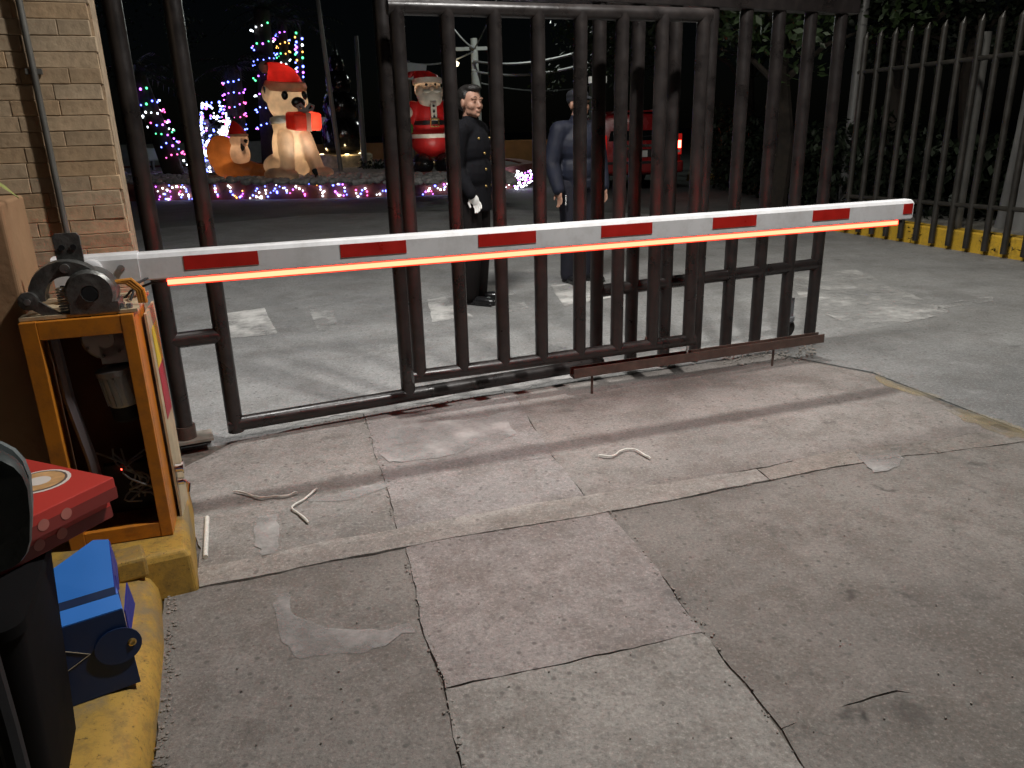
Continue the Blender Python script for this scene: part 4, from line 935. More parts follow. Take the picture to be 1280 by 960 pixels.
mb.loft([[V(p.x, p.y, 0) for p in isl], [V(p.x, p.y, PZ) for p in isl], [V(p.x, p.y, PZ) for p in inn], [V(p.x, p.y, PZ-.06) for p in inn]], False); part(mb, 'wall', m_plant, pn, smooth=False)
part(MB().add([(p.x, p.y, PZ-.05) for p in inn], [list(range(len(inn)))]), 'bed', m_soil, pn, smooth=False)
gr = MB()
for i in range(900):
    p = G(random.uniform(150, 650), 228, PZ); q = V(p.x, p.y, 0); q = G(random.uniform(150, 640), random.uniform(216, 227), PZ); r = random.uniform(.03, .10)
    gr.ell((q.x, q.y, PZ-.04+r*.3), (r*1.3, r, r*.7), Matrix.Rotation(random.random()*6, 3, 'Z'), 6, 4)
o = part(gr, 'pebbles', mat('grey_pebble', (.30, .29, .28), .9, var=.4, scale=8), pn); o['kind'] = 'stuff'

def bulbs(mb, pts_, r, cols):
    for p in pts_: mb.sphere(p, r*random.uniform(.7, 1.3), random.choice(cols))
# fairy lights hung down the front of the planter: one string
fr = [p for p in smooth_poly(pts, 60)[:420]]
def wallpt(px, y):     # on the face of the planter wall
    best = min(range(len(fr)), key=lambda i: abs((lambda d: 640+F*d.dot(RT)/d.dot(fw))(fr[i]+V(0, 0, .25-CAMH))-px)); p = fr[best]
    d = ray(px, y); t = math.hypot(p.x, p.y)/math.hypot(d.x, d.y); return V(p.x, p.y, min(PZ-.02, max(.03, CAMH+d.z*t))) + V(.1, -.13, 0)*.35
fs = thing('fairy_lights', 'string of coloured fairy lights draped down the planter wall', 'fairy lights', pts[3])
shapes = [(196, [(0, 0), (0, 1), (1, 0), (1, 1), (.5, 1), (.5, 0)], [0, 0, 2]), (214, [(0, .1), (.7, .1), (.7, .9), (.4, .4)], [4, 0, 5]), (228, [(0, 0), (.3, .4), (.4, 1), (.8, 1)], [1, 0, 1]),
          (268, [(0, .0), (.1, .5), (.1, 1)], [0, 4, 0]), (286, [(0, 0), (.1, .5), (.5, 1), (1, .8), (1, .4)], [1, 2, 5, 0]), (309, [(0, 1), (.8, .3), (1, 1), (.5, .8)], [0, 1, 0]),
          (330, [(0, .2), (.2, .9), (.8, .3), (1, .8)], [2, 1, 0]), (346, [(0, .1), (.6, .3), (.9, .8)], [0, 1]), (362, [(0, .7), (.5, .1), (1, .6), (1.2, 1)], [2, 0, 4]), (386, [(0, 0), (.8, 0), (1, .5), (1, 1)], [1, 5, 0]),
          (416, [(0, .1), (.7, 0), (1, .8), (.3, .9), (.0, .5)], [0, 2, 1]), (441, [(0, .1), (.2, .9), (.9, .4), (1, 1)], [4, 0, 4]), (470, [(0, .9), (.6, .5), (1, .9)], [0, 1]), (488, [(0, .5), (.6, .2), (1, .9)], [0, 2]),
          (527, [(0, .9), (.5, .5), (.9, 1)], [0, 4, 2]), (541, [(0, .3), (.7, .6), (1, .2)], [1, 0]), (554, [(0, .2), (.6, 0), (.7, 1)], [0, 5, 2])]
fb = MB(); wr_ = []
for px, sh, cols in shapes:
    pp = [(px+a*15, 232+b*17 - (px-200)*.012) for a, b in sh]
    dense = []
    for i in range(len(pp)-1):
        for t in (0, .4, .75): dense.append((pp[i][0]*(1-t)+pp[i+1][0]*t+random.uniform(-1.2, 1.2), pp[i][1]*(1-t)+pp[i+1][1]*t+random.uniform(-1.2, 1.2)))
    q = [wallpt(*p) for p in dense]; bulbs(fb, q, .019, cols+[0, 1]); wr_ += q
for i in range(110):
    x = random.uniform(632, 656); y = random.uniform(216, 236) - (x-640)*.15; q = wallpt(min(x, 650), y) + V(random.uniform(-.1, .35), random.uniform(-.1, .1), random.uniform(-.02, .05)); fb.sphere(q, .019*random.uniform(.7, 1.2), random.choice([0, 0, 0, 2])); 
part(fb, 'bulbs', BULB, fs)['kind'] = 'stuff'; part(MB().tube(wr_, .004, 4), 'wire', m_black, fs)

# inflatable dog with a gift in its mouth
db = G(368, 224, PZ-.05); YD = R(-48); P, M = person_frame(db, YD)
dog = thing('inflatable_dog', 'big white inflatable dog in red hat holding a lit gift box', 'inflatable', db, YD)
K = 1.0
bd = MB(); e = lambda c, r, rot=None, mb_=None: (mb_ or bd).ell(P(*c), r, M @ rot if rot else M, 24, 14)
e((-.05, 0, .62), (.36, .36, .62)); e((.0, 0, 1.08), (.34, .33, .30)); e((-.25, 0, .28), (.50, .50, .30)); e((.08, 0, 1.55), (.40, .42, .42)); e((.28, 0, 1.46), (.27, .30, .22)); e((.34, 0, 1.36), (.20, .26, .14))
for s in (-1, 1):
    bd.cap(P(.22, s*.22, .85), P(.42, s*.34, .22), .17, .15); e((.52, s*.36, .11), (.26, .17, .12)); e((.25, s*.52, .13), (.46, .17, .13)); e((-.02, s*.40, 1.72), (.13, .09, .17))
remesh(part(bd, 'body', m_nwhite, dog), .025, 4)
ht = MB(); ht.loft([[P(.05+cx_+.36*r*math.cos(t), cy_+.36*r*math.sin(t), z_) for t in [2*math.pi*k/24 for k in range(24)]] for cx_, cy_, z_, r in ((0, 0, 1.84, 1.0), (-.03, 0, 2.02, .92), (-.10, .0, 2.18, .72), (-.24, -.02, 2.30, .48), (-.42, -.05, 2.34, .30), (-.58, -.08, 2.30, .16))], False); part(ht, 'hat', m_nred, dog)
mb = MB(); mb.lathe(P(.06, 0, 1.86), [(.30, -.10), (.40, -.08), (.43, 0), (.40, .08), (.30, .10)], 28, M @ Matrix.Rotation(R(8), 3, 'Y'), cap=False); part(mb, 'hat_brim', m_nwhite, dog)
part(MB().ell(P(-.60, -.09, 2.26), .12), 'pompom', m_nwhite, dog)
part(MB().ell(P(.53, 0, 1.52), (.09, .15, .11), M), 'nose', m_nblack, dog)
for s in (-1, 1): part(MB().ell(P(.40, s*.21, 1.66), (.06, .07, .09), M), 'eye', m_nblack, dog)
part(MB().tube([P(-.02, -.42, 1.80), P(.06, -.45, 1.72), P(.04, -.46, 1.84)], .025, 8), 'ear_mark', m_nblack, dog)
sf = MB(); sf.lathe(P(.04, 0, 1.20), [(.28, -.09), (.37, -.06), (.39, .0), (.37, .06), (.28, .09)], 28, M @ Matrix.Rotation(R(-6), 3, 'Y'), cap=False); part(sf, 'scarf', m_ngrey, dog)
gf = MB(); gf.box(P(.68, 0, 1.16), (.42, .62, .34), M @ Matrix.Rotation(R(6), 3, 'Y')); o = part(gf, 'gift', m_npink, dog, smooth=False); bevel(o, .06, 4)
part(MB().box(P(.68, 0, 1.16), (.44, .10, .36), M @ Matrix.Rotation(R(6), 3, 'Y')), 'ribbon', m_nwhite, dog)
bw = MB()
for s in (-1, 1): bw.tube([P(.80, 0, 1.36), P(.80, s*.10, 1.48), P(.81, s*.18, 1.45), P(.81, s*.14, 1.37), P(.80, 0, 1.35)], .032, 8)
part(bw, 'bow', m_ngrey, dog)
def inlamp(loc, e_, col, r=.05, name='point_lamp'):
    l = bpy.data.lights.new(name, 'POINT'); l.energy = e_; l.color = col; l.shadow_soft_size = r
    o = bpy.data.objects.new(name, l); sc.collection.objects.link(o); o.location = loc; return o
def childlamp(root, loc, e_, col, r=.05):
    o = inlamp(xf(root).inverted() @ loc, e_, col, r); o.parent = root; return o
childlamp(dog, P(-.02, 0, .70), 8, (1, .76, .5)); childlamp(dog, P(.10, 0, 1.50), 5, (1, .85, .62)); childlamp(dog, P(.64, .12, 1.16), 7, (1, .7, .5)); childlamp(dog, P(-.0, 0, 2.02), 4, (1, .8, .6))
# brown sack-like inflatable and a small puppy beside it
sb_ = G(292, 224, PZ-.05); P, M = person_frame(sb_, R(-10))
sk = thing('inflatable_mound', 'brown rounded inflatable mound left of the big white dog', 'inflatable', sb_)
mb = MB(); mb.ell(P(-.15, 0, .52), (.36, .34, .42), M @ Matrix.Rotation(R(-15), 3, 'Y'), 24, 14); mb.ell(P(.15, 0, .20), (.55, .36, .22), M, 24, 14); mb.ell(P(.62, .02, .16), (.30, .28, .16), M, 20, 12); remesh(part(mb, 'mound', m_nbrown, sk), .025, 5)
childlamp(sk, P(-.1, 0, .42), 4, (1, .7, .4))
pp_ = G(313, 214, PZ-.05); q = P(.30, -.12, .30); P, M = person_frame(q, R(-30))
pup = thing('inflatable_puppy', 'little inflatable puppy in a red hat sitting on the brown mound', 'inflatable', q)
mb = MB(); mb.ell(P(0, 0, .24), (.22, .21, .27), M); mb.ell(P(.02, 0, .52), (.20, .20, .19), M); mb.ell(P(.12, 0, .46), (.12, .12, .09), M); remesh(part(mb, 'body', m_nskin, pup), .02, 3)
mb = MB(); mb.loft([[P(cx_+.19*r*math.cos(t), .19*r*math.sin(t), z_) for t in [2*math.pi*k/20 for k in range(20)]] for cx_, z_, r in ((0, .62, 1.05), (-.02, .72, .85), (-.05, .84, .5), (-.09, .92, .12))], False); part(mb, 'hat', m_nred, pup)
part(MB().lathe(P(0, 0, .62), [(.16, -.035), (.215, -.02), (.22, .02), (.16, .035)], 20, cap=False), 'hat_brim', m_nwhite, pup)
part(MB().ell(P(.17, -.06, .38), (.03, .05, .16), M), 'ear', m_nblack, pup); part(MB().ell(P(.22, .0, .50), (.04, .05, .04), M), 'nose', m_nblack, pup)
childlamp(pup, P(0, 0, .35), 2.0, (1, .75, .5))
# inflatable bearded figure
sb2 = G(540, 216, PZ-.05); sb2 = AT(540, 214, math.hypot(sb2.x, sb2.y)); sb2.z = PZ-.05; YS = R(-68); P, M = person_frame(sb2, YS)
san = thing('inflatable_figure', 'red inflatable bearded figure with hat and black boots behind the gate bars', 'inflatable', sb2, YS)
E_ = lambda nm, m_, *el: [part((lambda mb: [mb.ell(P(*c), r, M, 22, 14) for c, r in el] and mb)(MB()), nm, m_, san)]
bt = MB(); bt.ell(P(.14, -.26, .20), (.40, .24, .24), M, 22, 12); bt.ell(P(.14, .26, .20), (.40, .24, .24), M, 22, 12); part(bt, 'boots', m_nblack, san)
bd = MB(); bd.ell(P(0, 0, .72), (.40, .46, .38), M, 24, 14); bd.ell(P(0, 0, 1.15), (.34, .40, .48), M, 24, 14); bd.cap(P(0, -.36, 1.40), P(.10, -.54, 1.08), .15, .14); bd.cap(P(0, .36, 1.40), P(.10, .54, 1.08), .15, .14); remesh(part(bd, 'suit', m_nred2, san), .025, 4)
mb = MB(); mb.lathe(P(0, 0, .80), [(.36, -.05), (.47, -.04), (.48, .04), (.36, .05)], 28, cap=False); part(mb, 'coat_trim', m_ncream, san)
mb = MB(); mb.lathe(P(0, 0, 1.08), [(.33, -.05), (.41, -.04), (.41, .04), (.33, .05)], 28, cap=False); part(mb, 'belt', m_nblack, san)
mb = MB(); mb.tube([P(.42, -.09, 1.0), P(.42, -.09, 1.15), P(.42, .09, 1.15), P(.42, .09, 1.0), P(.42, -.09, 1.0)], .02, 6); part(mb, 'buckle', m_gold, san)
part(MB().box(P(.385, 0, 1.30), (.03, .13, .36), M), 'front_trim', m_ncream, san)
for z in (1.2, 1.31, 1.42): part(MB().ell(P(.41, 0, z), .028), 'button', m_nblack, san)
part(MB().ell(P(.02, 0, 1.78), (.29, .29, .28), M, 24, 14), 'face', m_nskin, san)
mb = MB(); mb.ell(P(.16, 0, 1.60), (.22, .28, .24), M); mb.ell(P(.14, -.18, 1.70), (.14, .13, .15), M); mb.ell(P(.14, .18, 1.70), (.14, .13, .15), M); remesh(part(mb, 'beard', m_ncream, san), .025, 3)
mb = MB()
for s in (-1, 1): mb.ell(P(.30, s*.10, 1.72), (.06, .11, .05), M)
part(mb, 'moustache', m_ncream, san); part(MB().ell(P(.32, 0, 1.78), .055), 'nose', m_nskin, san)
for s in (-1, 1): part(MB().ell(P(.27, s*.10, 1.86), .03), 'eye', m_nblack, san)
mb = MB(); mb.loft([[P(cx_+.30*r*math.cos(t), cy_+.30*r*math.sin(t), z_) for t in [2*math.pi*k/22 for k in range(22)]] for cx_, cy_, z_, r in ((0, 0, 1.92, 1.0), (-.02, -.02, 2.06, .88), (-.05, -.12, 2.15, .62), (-.06, -.28, 2.14, .38), (-.06, -.40, 2.02, .22))], False); part(mb, 'hat', m_nred2, san)
mb = MB(); mb.lathe(P(.01, 0, 1.93), [(.24, -.06), (.32, -.05), (.33, .05), (.24, .06)], 24, M @ Matrix.Rotation(R(-6), 3, 'Y'), cap=False); part(mb, 'hat_brim', m_ncream, san)
for s in (-1, 1): part(MB().ell(P(.14, s*.56, 1.02 if s > 0 else 1.30), .15), 'mitten', m_ncream if s < 0 else m_ngreen, san)
part(MB().ell(P(.14, -.58, .98), (.16, .16, .18), M), 'wreath', m_ngreen, san)
childlamp(san, P(0, 0, 1.2), 3, (1, .85, .65)); childlamp(san, P(0, 0, 1.80), 4, (1, .9, .7))  # lamps added inside to brighten the suit and face
def added_spot(q, aim, e_, label):  # unseen spotlight added to brighten an inflatable from the front
    t = thing('added_spotlight', label, 'spotlight', q)
    d = (aim-q).normalized(); h_ = q+V(0, 0, .16)
    part(MB().cyl(q, q+V(0, 0, .10), .012), 'stake', m_black, t); part(MB().cyl(h_-d*.06, h_+d*.05, .04, .055), 'head', m_black, t)
    l = bpy.data.lights.new('bulb', 'SPOT'); l.energy = e_; l.color = (1, .93, .82); l.spot_size = R(75); l.spot_blend = .9; l.shadow_soft_size = .05
    o = bpy.data.objects.new('bulb', l); sc.collection.objects.link(o); o.parent = t; o.location = xf(t).inverted() @ (h_+d*.07); o.rotation_euler = d.to_track_quat('-Z', 'Y').to_euler()
added_spot(sb2 + V(.5, -1.35, .02), sb2+V(0, 0, 1.25), 34, 'tiny added spotlight at the planter edge before the red inflatable figure')
added_spot(db + V(.7, -1.0, .02), db+V(0, 0, 1.35), 60, 'tiny added spotlight at the planter edge before the white dog')

# glossy stacked ornament on a lit stone ring
ob = G(432, 208, PZ-.05); D_o = math.hypot(ob.x, ob.y)
on = thing('glossy_ornament', 'tall glossy black tiered ornament on a lit stone ring', 'ornament', ob)
mb = MB(); mb.lathe(ob, [(.75, 0), (.78, .30), (.72, .34), (.55, .34), (.55, .2), (0, .2)], 28); part(mb, 'stone_ring', m_stone, on)
zz_ = .35
for k, (rx, rz) in enumerate(((.60, .52), (.47, .42), (.34, .34), (.20, .26))):
    mb = MB(); mb.lathe(ob+V(0, 0, zz_+rz*.9), [(rx*(.35 + .65*math.sin(math.pi*i/12)**.8), -rz*math.cos(math.pi*i/12)) for i in range(13)], 18); part(mb, 'tier', m_gloss, on); zz_ += rz*1.62
part(MB().lathe(ob+V(0, 0, zz_-.1), [(.09, 0), (.03, .35), (.0, .5)], 12), 'tip', m_gloss, on)
for k in range(3):
    a = k*2.1-1.2; q = ob+V(.62*math.cos(a), .62*math.sin(a)-.2, .40); childlamp(on, q, 5, (1, .72, .35), .04)
    part(MB().lathe(q+V(0, 0, -.07), [(0, 0), (.05, 0), (.06, .03), (0, .035)], 10), 'uplight', glow('uplight', (1, .75, .4), 5) if k == 0 else bpy.data.materials['uplight'], on)

# ------------------------------------------------------------------ street poles, cables
def pole(x0, y0, x1, y1, dist, r, label, m_=m_poled, zb=PZ-.1, extra=0):
    a_ = AT(x1, y1, dist); b_ = AT(x0, y0, dist); a_.z = zb if zb is not None else 0
    b_ = b_ + (b_-a_).normalized()*extra
    return a_, b_
def simple_pole(nm, px, dist, r0, r1, label, zb, m_=m_poled, extra=0.):
    a_, b_ = pole(*px, dist, r0, label, m_, zb, extra)
    t = thing(nm, label, 'pole', a_)
    part(MB().cyl(a_, b_, r0, r1, 14), 'shaft', m_, t); part(MB().lathe(a_, [(r0*2, 0), (r0*2, .02), (r0*1.2, .06), (0, .06)], 14), 'base', m_, t); return t, a_, b_
simple_pole('flag_pole', (397, 0, 427, 222), 19.5, .055, .04, 'thin leaning pale pole right of the big white dog', PZ-.06, extra=3)
simple_pole('lamp_post', (445, 45, 456, 213), 22.0, .085, .05, 'short pale grey post behind the planter, right of the ornament', PZ-.06)
up_, ua, ub = simple_pole('utility_pole', (592, 48, 600, 205), 31., .17, .13, 'brightly lit concrete utility pole with cables above the black-coated person', 0, m_pole)
part(MB().box(ub+V(0, 0, -.35), (1.5, .12, .12)), 'cross_arm', m_pole, up_, smooth=False)
part(MB().lathe(ub+V(.05, -.2, -1.75), [(0, 0), (.18, 0), (.18, .55), (.1, .6), (0, .6)], 14), 'transformer', m_pole, up_)
part(MB().lathe(ub+V(-.75, -.1, -.95), [(0, 0), (.14, .0), (.20, .12), (.05, .22), (0, .22)], 12), 'street_lamp', glow('sodium', (1, .85, .55), 2.5), up_)
for z in (-.3, -.8, -1.1, -1.5, -2.4): part(MB().cyl(ub+V(-.1, -.16, z), ub+V(.1, -.16, z-.02), .05), 'insulator', m_pole, up_)
childlamp(up_, ub+V(1.6, -3.5, .6), 260, (.92, 1, .92), .15)  # bare point light in the air before the pole, without a fixture
def cable(p, q, sag, label, r=.022):
    pts_ = [p.lerp(q, i/16) - V(0, 0, 1)*sag*4*(i/16)*(1-i/16) for i in range(17)]
    single(MB().tube(pts_, r, 6), 'overhead_cable', m_wire, p, label, 'cable', 'overhead cables at the utility pole')
for k, (x, y, d, h_, sag, r_, lb) in enumerate(((470, 62, 33, -.45, .5, .03, 'overhead cable running left from the utility pole'), (545, 0, 26, -.35, .2, .03, 'overhead cable rising up left from the utility pole'), (800, 35, 24, -.8, .4, .045, 'upper thick overhead cable running right from the utility pole'), (830, 40, 24, -1.15, .5, .045, 'lower thick overhead cable running right from the utility pole'), (760, 100, 40, -1.5, .4, .025, 'thin overhead cable sagging right of the utility pole'), (620, 0, 26, -.4, .1, .025, 'overhead cable rising steeply right above the utility pole'), (560, 112, 40, -2.4, .3, .03, 'short low overhead cable left of the utility pole'))):
    cable(ub+V(0, -.2, h_), AT(x, y, d), sag, lb, r_)
sg = thing('hanging_sign', 'pale blank panel above the hat of the red inflatable figure', 'sign', AT(520, 215, 23)*1)
q = AT(520, 90, 23); part(MB().box(q, (.55, .05, .42), Matrix.Rotation(R(8), 3, 'Y')), 'panel', m_dimpan, sg, smooth=False); b_ = V(q.x-.2, q.y+.08, PZ-.1); part(MB().cyl(b_, V(b_.x, b_.y, q.z+.3), .035), 'post', m_poled, sg)
gp = AT(1079, 20, 13); single(MB().cyl(V(gp.x, gp.y, 0), V(gp.x, gp.y, 5.5), .075, .06, 14), 'lamp_post', m_poled, V(gp.x, gp.y, 0), 'pale grey post rising behind the left end of the fence', 'pole')
bp2 = AT(747, 100, 11.5); b0_ = V(bp2.x, bp2.y, 0); t = thing('bollard_post', 'dark green post with a white painted top behind the bars', 'post', b0_)
part(MB().cyl(b0_, b0_+V(0, 0, bp2.z-.04), .12, .115), 'shaft', mat('dark_green_post', (.03, .038, .026), .6), t); part(MB().cyl(b0_+V(0, 0, bp2.z-.04), b0_+V(0, 0, bp2.z+.045), .128), 'white_band', mat('white_band', (.75, .75, .70), .5, emit=(1, 1, .9), es=.12), t)  # white top glows faintly in place of light falling on it

# small lit and pale panels far behind
def panel(px, w_, h_, dist, m_, nm, label, cat='sign'):
    q = AT(*px, dist); t = thing(nm, label, cat, V(q.x, q.y, 0)); part(MB().box(q, (w_, .08, h_)), 'face', m_, t, smooth=False); part(MB().cyl(V(q.x, q.y+.1, 0), V(q.x, q.y+.1, q.z), .05), 'post', m_poled, t)
panel((291, 148), .42, .36, 27, m_bright, 'lit_sign', 'glowing white panel high left of the big white dog')
panel((283, 167), .46, .48, 27.3, m_bright, 'lit_sign', 'glowing white panel above the brown inflatable mound')
panel((292, 186), .50, .16, 27.6, m_bright, 'lit_sign', 'low wide glowing white panel just behind the brown mound')
panel((410, 155), .75, .42, 26, m_dimpan, 'road_sign', 'pale blank sign behind the thin leaning pole')
panel((187, 193), 1.2, .35, 26, m_dimpan, 'road_sign', 'pale blank sign between the two left gate pipes')
q = AT(258, 205, 24); single(MB().box(V(q.x, q.y, .9), (.35, .3, 1.8)), 'stone_post', m_pole, V(q.x, q.y, 0), 'pale square post behind the left gate stile', 'post', smooth=False)

# ------------------------------------------------------------------ far walls, kerbs
def wall_seg(a_, b_, h_, th, nm, label, m_, cat='wall'):
    d = (b_-a_); d.z = 0; L = d.length; n = V(-d.y, d.x, 0)/L*th
    mb = MB(); mb.prism([tuple(p.xy) for p in (a_, b_, b_+n, a_+n)], 0, h_); return single(mb, nm, m_, (a_+b_)/2*1 - V(0, 0, ((a_+b_)/2).z), label, cat, smooth=False)
wall_seg(AT(330, 190, 33), AT(735, 190, 27), .95, .3, 'boundary_wall', 'low ochre boundary wall beyond the roundabout', m_ochre)
wall_seg(AT(100, 190, 36), AT(330, 190, 34), 1.1, .3, 'boundary_wall', 'dim pale boundary wall far behind the inflatables', m_pole)
# far pavement with yellow kerb at right
fk = [G(858, 226), G(950, 228), G(1010, 233), G(1062, 242), G(1100, 262)]
mb = MB(); q = [V(p.x, p.y, 0) for p in fk] + [V(9, 16, 0), V(9, 24, 0), fk[0]+V(1.0, 4, 0)]; mb.prism([tuple(p.xy) for p in q], 0, .15); struct(mb, 'far_pavement', concrete('far_pavement_concrete', (.30, .28, .20)))
mb = MB(); mb.loft([[p+V(0, -.02, 0), p+V(.02, -.03, .14), p+V(.06, .02, .165), p+V(.12, .20, .165), p+V(.12, .2, 0)] for p in fk], True)
single(mb, 'kerb', m_ykerb, fk[2], 'yellow kerb of the far pavement behind the gate bars', 'kerb')

# ------------------------------------------------------------------ trees, palms, hedge
def leaf_cloud(mb, c, rad, n, size, squash=.8):
    cl = [(V(random.gauss(0, .45)*rad, random.gauss(0, .45)*rad, random.gauss(0, .42)*rad*squash), rad*random.uniform(.22, .42)) for _ in range(max(6, n//130))]
    for i in range(n):
        o_, r_ = random.choice(cl); d = V(random.gauss(0, 1), random.gauss(0, 1), random.gauss(0, 1)).normalized()
        p = c + o_ + d*r_*random.random()**.4; a_ = V(random.gauss(0, 1), random.gauss(0, 1), random.gauss(0, .7)).normalized(); b_ = a_.cross(d).normalized() if a_.cross(d).length > .01 else V(1, 0, 0)
        s = size*random.uniform(.6, 1.4); mb.add([p-a_*s, p+b_*s*.45, p+a_*s, p-b_*s*.45], [(0, 1, 2, 3)])
def tree(px, dist, ht_, rad, n, label, m_=m_leaf, cz=.68):
    q = AT(*px, dist); b_ = V(q.x, q.y, 0); t = thing('tree', label, 'tree', b_)
    tr_ = MB(); tp_ = b_+V(random.uniform(-.2, .2), 0, ht_*cz); tr_.tube([b_, b_.lerp(tp_, .35)+V(.08, 0, 0), b_.lerp(tp_, .7)+V(-.05, .05, 0), tp_], [.17, .14, .11, .07], 9)
    for k in range(6):
        a_ = k*1.05+random.random(); s_ = b_.lerp(tp_, random.uniform(.55, .9)); tr_.tube([s_, s_+V(math.cos(a_)*rad*.35, math.sin(a_)*rad*.35, rad*.3), s_+V(math.cos(a_)*rad*.7, math.sin(a_)*rad*.7, rad*.42)], [.06, .04, .015], 6)
    part(tr_, 'trunk', m_bark, t)
    cr_ = MB(); leaf_cloud(cr_, b_+V(0, 0, ht_*cz+rad*.25), rad, n, .075); part(cr_, 'crown', m_, t, smooth=False, fixn=False)
tree((935, 60), 17.5, 5.2, 1.7, 5200, 'leafy tree left of the fence, behind the right gate bars')
tree((985, 60), 13.5, 4.6, 1.6, 4800, 'leafy tree showing between the last gate bars')
tree((1120, 60), 14.5, 4.6, 1.5, 3800, 'dark tree behind the left half of the steel fence', m_leafd)
tree((1220, 60), 15, 4.2, 1.5, 3400, 'dark tree behind the right half of the steel fence', m_leafd)
tree((775, 80), 24., 5.0, 1.9, 3600, 'leafy tree above the roof of the red car')
tree((60, 60), 24, 7, 2.2, 2500, 'dark tree far behind the stone wall', m_leafd)
tree((120, 100), 30, 8, 2.6, 2600, 'dark tree far left behind the left gate post', m_leafd)
def hedge(px0, px1, dist0, dist1, h_, n, label, m_=m_leafd):
    a_ = AT(*px0, dist0); b_ = AT(*px1, dist1); a_.z = b_.z = 0; mb = MB()
    for i in range(n):
        t = random.random(); p = a_.lerp(b_, t) + V(random.gauss(0, .2), random.gauss(0, .35), h_*(.5+.5*noise.noise(V(t*9, 1, 0)))*random.random()**.7 + .05)
        p.z = min(p.z, h_*1.1); u_ = V(random.gauss(0, 1), random.gauss(0, 1), random.gauss(0, 1)).normalized(); v_ = u_.cross(V(.3, .2, 1)).normalized(); s = .07*random.uniform(.6, 1.5)
        mb.add([p-u_*s, p+v_*s*.5, p+u_*s, p-v_*s*.5], [(0, 1, 2, 3)])
    tk = MB()
    for t in [i/9 for i in range(10)]:
        p = a_.lerp(b_, t); tk.tube([p, p+V(.1, 0, h_*.25), p+V(-.05, .1, h_*.45)], [.03, .02, .008], 5)
    t_ = thing('hedge', label, 'hedge', (a_+b_)/2); part(mb, 'foliage', m_, t_, smooth=False, fixn=False); part(tk, 'stems', m_bark, t_)
hedge((893, 215), (1075, 222), 18.0, 12.8, 2.2, 7000, 'dark hedge along the far pavement behind the right gate bars')
hedge((1085, 222), (1300, 235), 12.2, 11.4, 1.9, 5000, 'dark hedge behind the steel fence')
hedge((458, 212), (500, 212), 21.5, 21.5, .85, 1400, 'low dark shrubs beside the short pale post')
hedge((690, 200), (760, 200), 30, 29, 2.0, 1500, 'dark shrubs far behind the person in the navy jacket')
def wrapped_trunk(px_top, px_bot, dist, r, turns, cols, label_t, label_l, seed, fronds=12, per=14, front=.5, bs=.023):
    random.seed(seed); a_ = AT(*px_bot, dist); a_.z = 0; tp_ = AT(*px_top, dist); zb_ = AT(*px_bot, dist).z
    t = thing('palm_tree', label_t, 'tree', a_)
    top = tp_ + (tp_-a_).normalized()*.35
    part(MB().tube([a_, a_.lerp(top, .5), top], [r*1.15, r, r*.85], 12), 'trunk', m_bark, t)
    fr_ = MB()
    for k in range(fronds):
        an = k*2.4; el = random.uniform(-.1, .9); d = V(math.cos(an)*math.cos(el), math.sin(an)*math.cos(el), math.sin(el)); L = random.uniform(1.1, 1.7); pts_ = [top + d*(L*s) - V(0, 0, 1)*(.75*s*s*L*.7) for s in (0, .25, .5, .75, 1)]
        fr_.tube(pts_, [.02, .016, .012, .008, .003], 5); sd = d.cross(V(0, 0, 1)).normalized()
        for s in range(1, 13):
            f = s/13; i = min(3, int(f*4)); p = pts_[i].lerp(pts_[i+1], f*4-i)
            for sg_ in (-1, 1):
                e_ = p + sd*sg_*.30*(1-f*.5) + d*.12 - V(0, 0, .16); fr_.add([p, p+d*.035, e_], [(0, 1, 2)])
    part(fr_, 'crown', m_leafd, t, smooth=False, fixn=False)
    lt = thing('fairy_lights', label_l, 'fairy lights', a_)
    bl = MB(); wire = []; n = turns*per; lo = a_.copy(); lo.z = max(zb_, PZ)
    for i in range(n):
        f = i/n; an = 2*math.pi*turns*f - .3; c_ = lo.lerp(tp_, f); p = c_ + V(math.cos(an), math.sin(an), 0)*(r*1.12+.02) + V(0, 0, random.uniform(-.05, .05)); wire.append(p)
        bl.sphere(p, bs*random.uniform(.75, 1.25), cols[int(f*turns*1.6+seed) % len(cols)] if random.random() < .75 else random.choice(cols))
    part(bl, 'bulbs', BULB, lt)['kind'] = 'stuff'; part(MB().tube(wire, .006, 4), 'wire', m_black, lt)
wrapped_trunk((178, 112), (222, 205), 21.0, .22, 7, [3, 0, 2, 0, 4, 1, 2], 'slender palm between the two left gate pipes', 'green and pink fairy lights spiralling up the leftmost palm', 3, 12, 12)
wrapped_trunk((292, 100), (296, 190), 24.0, .25, 6, [2, 1, 4, 2, 4, 2], 'palm wrapped in magenta lights left of the white dog', 'magenta fairy lights spiralling up the palm left of the dog', 4, 12, 13)
wrapped_trunk((328, 30), (335, 170), 25.0, .27, 7, [1, 1, 2, 0, 3, 2], 'tall palm rising behind the hat of the white dog', 'green and blue fairy lights on the tall palm behind the dog hat', 5, 12, 12)
wrapped_trunk((353, 40), (358, 150), 27.0, .17, 9, [1, 0, 3, 5, 5, 1, 2], 'second tall palm just right of the dog hat', 'blue and green fairy lights on the second tall palm', 6, 12, 9)
wrapped_trunk((373, 42), (376, 150), 27.5, .10, 14, [1, 2, 0, 1, 5, 3], 'thinnest tall palm, rightmost of the lit palms', 'violet and blue fairy lights on the thinnest lit palm', 7, 10, 4, bs=.035)
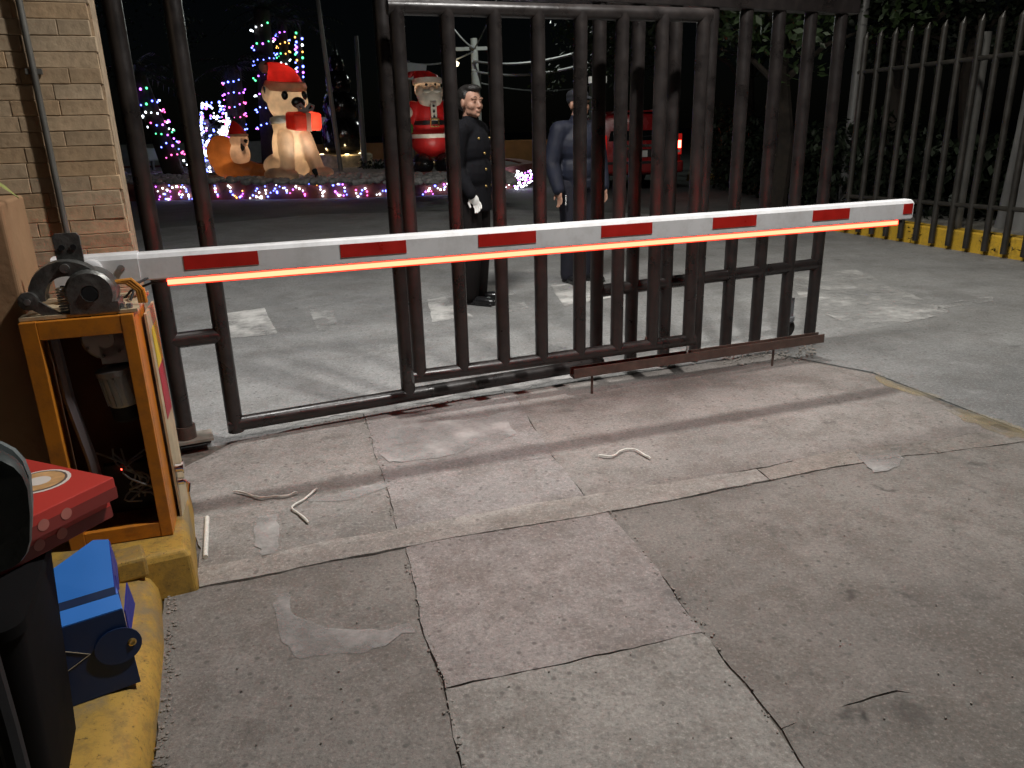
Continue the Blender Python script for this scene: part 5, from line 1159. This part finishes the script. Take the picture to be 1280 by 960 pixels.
# dense white net lights: a small lit bush
random.seed(12); q = AT(276, 200, 23); bq = V(q.x, q.y, 0); t = thing('lit_bush', 'narrow bush covered in dense white and blue lights behind the mound', 'bush', bq)
lb = MB(); leaf_cloud(lb, bq+V(0, 0, 1.3), .55, 900, .06, 1.4); part(lb, 'foliage', m_leafd, t, smooth=False, fixn=False); part(MB().cyl(bq, bq+V(0, 0, 1.2), .05), 'stem', m_bark, t)
nl = thing('fairy_lights', 'dense white and blue net of lights on the narrow bush', 'fairy lights', bq); bl = MB()
for i in range(230):
    f = random.random(); a_ = random.uniform(2.9, 6.5); z_ = .45 + 1.75*f; r_ = .52*(1-.55*f)+.05; bl.sphere(bq+V(math.cos(a_)*r_, math.sin(a_)*r_, z_), .028*random.uniform(.6, 1.4), random.choice([0, 0, 0, 1, 2, 1]))
part(bl, 'bulbs', BULB, nl)['kind'] = 'stuff'
random.seed(9)
# yellow ball and tiny ground lights on the planter
q = G(395, 214, PZ); single(MB().ell(q+V(0, 0, .12), .14), 'yellow_ball', mat('yellow_ball', (.45, .40, .05), .5, var=.3, scale=12), V(q.x, q.y, PZ-.05), 'small yellow ball on the planter right of the white dog', 'ball')

# ------------------------------------------------------------------ the lamps that light the place (fixtures above the frame)
def area_lamp(nm, base_, head, label, e_, col, r=.09, size=170, aim=None):
    t = thing(nm, label, 'street lamp', V(base_.x, base_.y, 0))
    part(MB().cyl(V(base_.x, base_.y, 0), V(base_.x, base_.y, head.z+.15), .07, .05, 14), 'pole', m_poled, t)
    part(MB().cyl(V(base_.x, base_.y, head.z+.12), head+V(0, 0, .14), .03), 'arm', m_poled, t)
    part(MB().lathe(head, [(.16, .02), (.17, .05), (.12, .12), (.05, .16), (0, .16)], 18), 'hood', m_lampb, t)
    l = bpy.data.lights.new('bulb', 'SPOT'); l.energy = e_; l.color = col; l.shadow_soft_size = r; l.spot_size = R(size); l.spot_blend = .8
    o = bpy.data.objects.new('bulb', l); sc.collection.objects.link(o); o.parent = t; o.location = xf(t).inverted() @ (head+V(0, 0, -.02))
    if aim: o.rotation_euler = (Vector(aim)-head).to_track_quat('-Z', 'Y').to_euler()
    return t
area_lamp('street_lamp', V(2.2, -1.6, 0), V(1.1, 2.4, 3.8), 'tall street lamp standing behind the viewer', 470, (1, .97, .93), .085, 165, V(1.1, 2.4, 0))
area_lamp('street_lamp', V(-4.7, 8.2, 0), V(-.7, 4.0, 5.0), 'tall street lamp beyond the gate, hidden by the stone wall', 1020, (1, .98, .95), .42, 124, V(-.4, 7.2, 0))
area_lamp('street_lamp', V(7.2, 7.0, 0), V(3.3, 6.2, 5.2), 'added lamp on a tall pole on the right behind the steel fence', 420, (1, .95, .85), .25, 150, V(4.0, 9.5, 0))  # added, unseen: brightens the fence, yellow wall and car rear
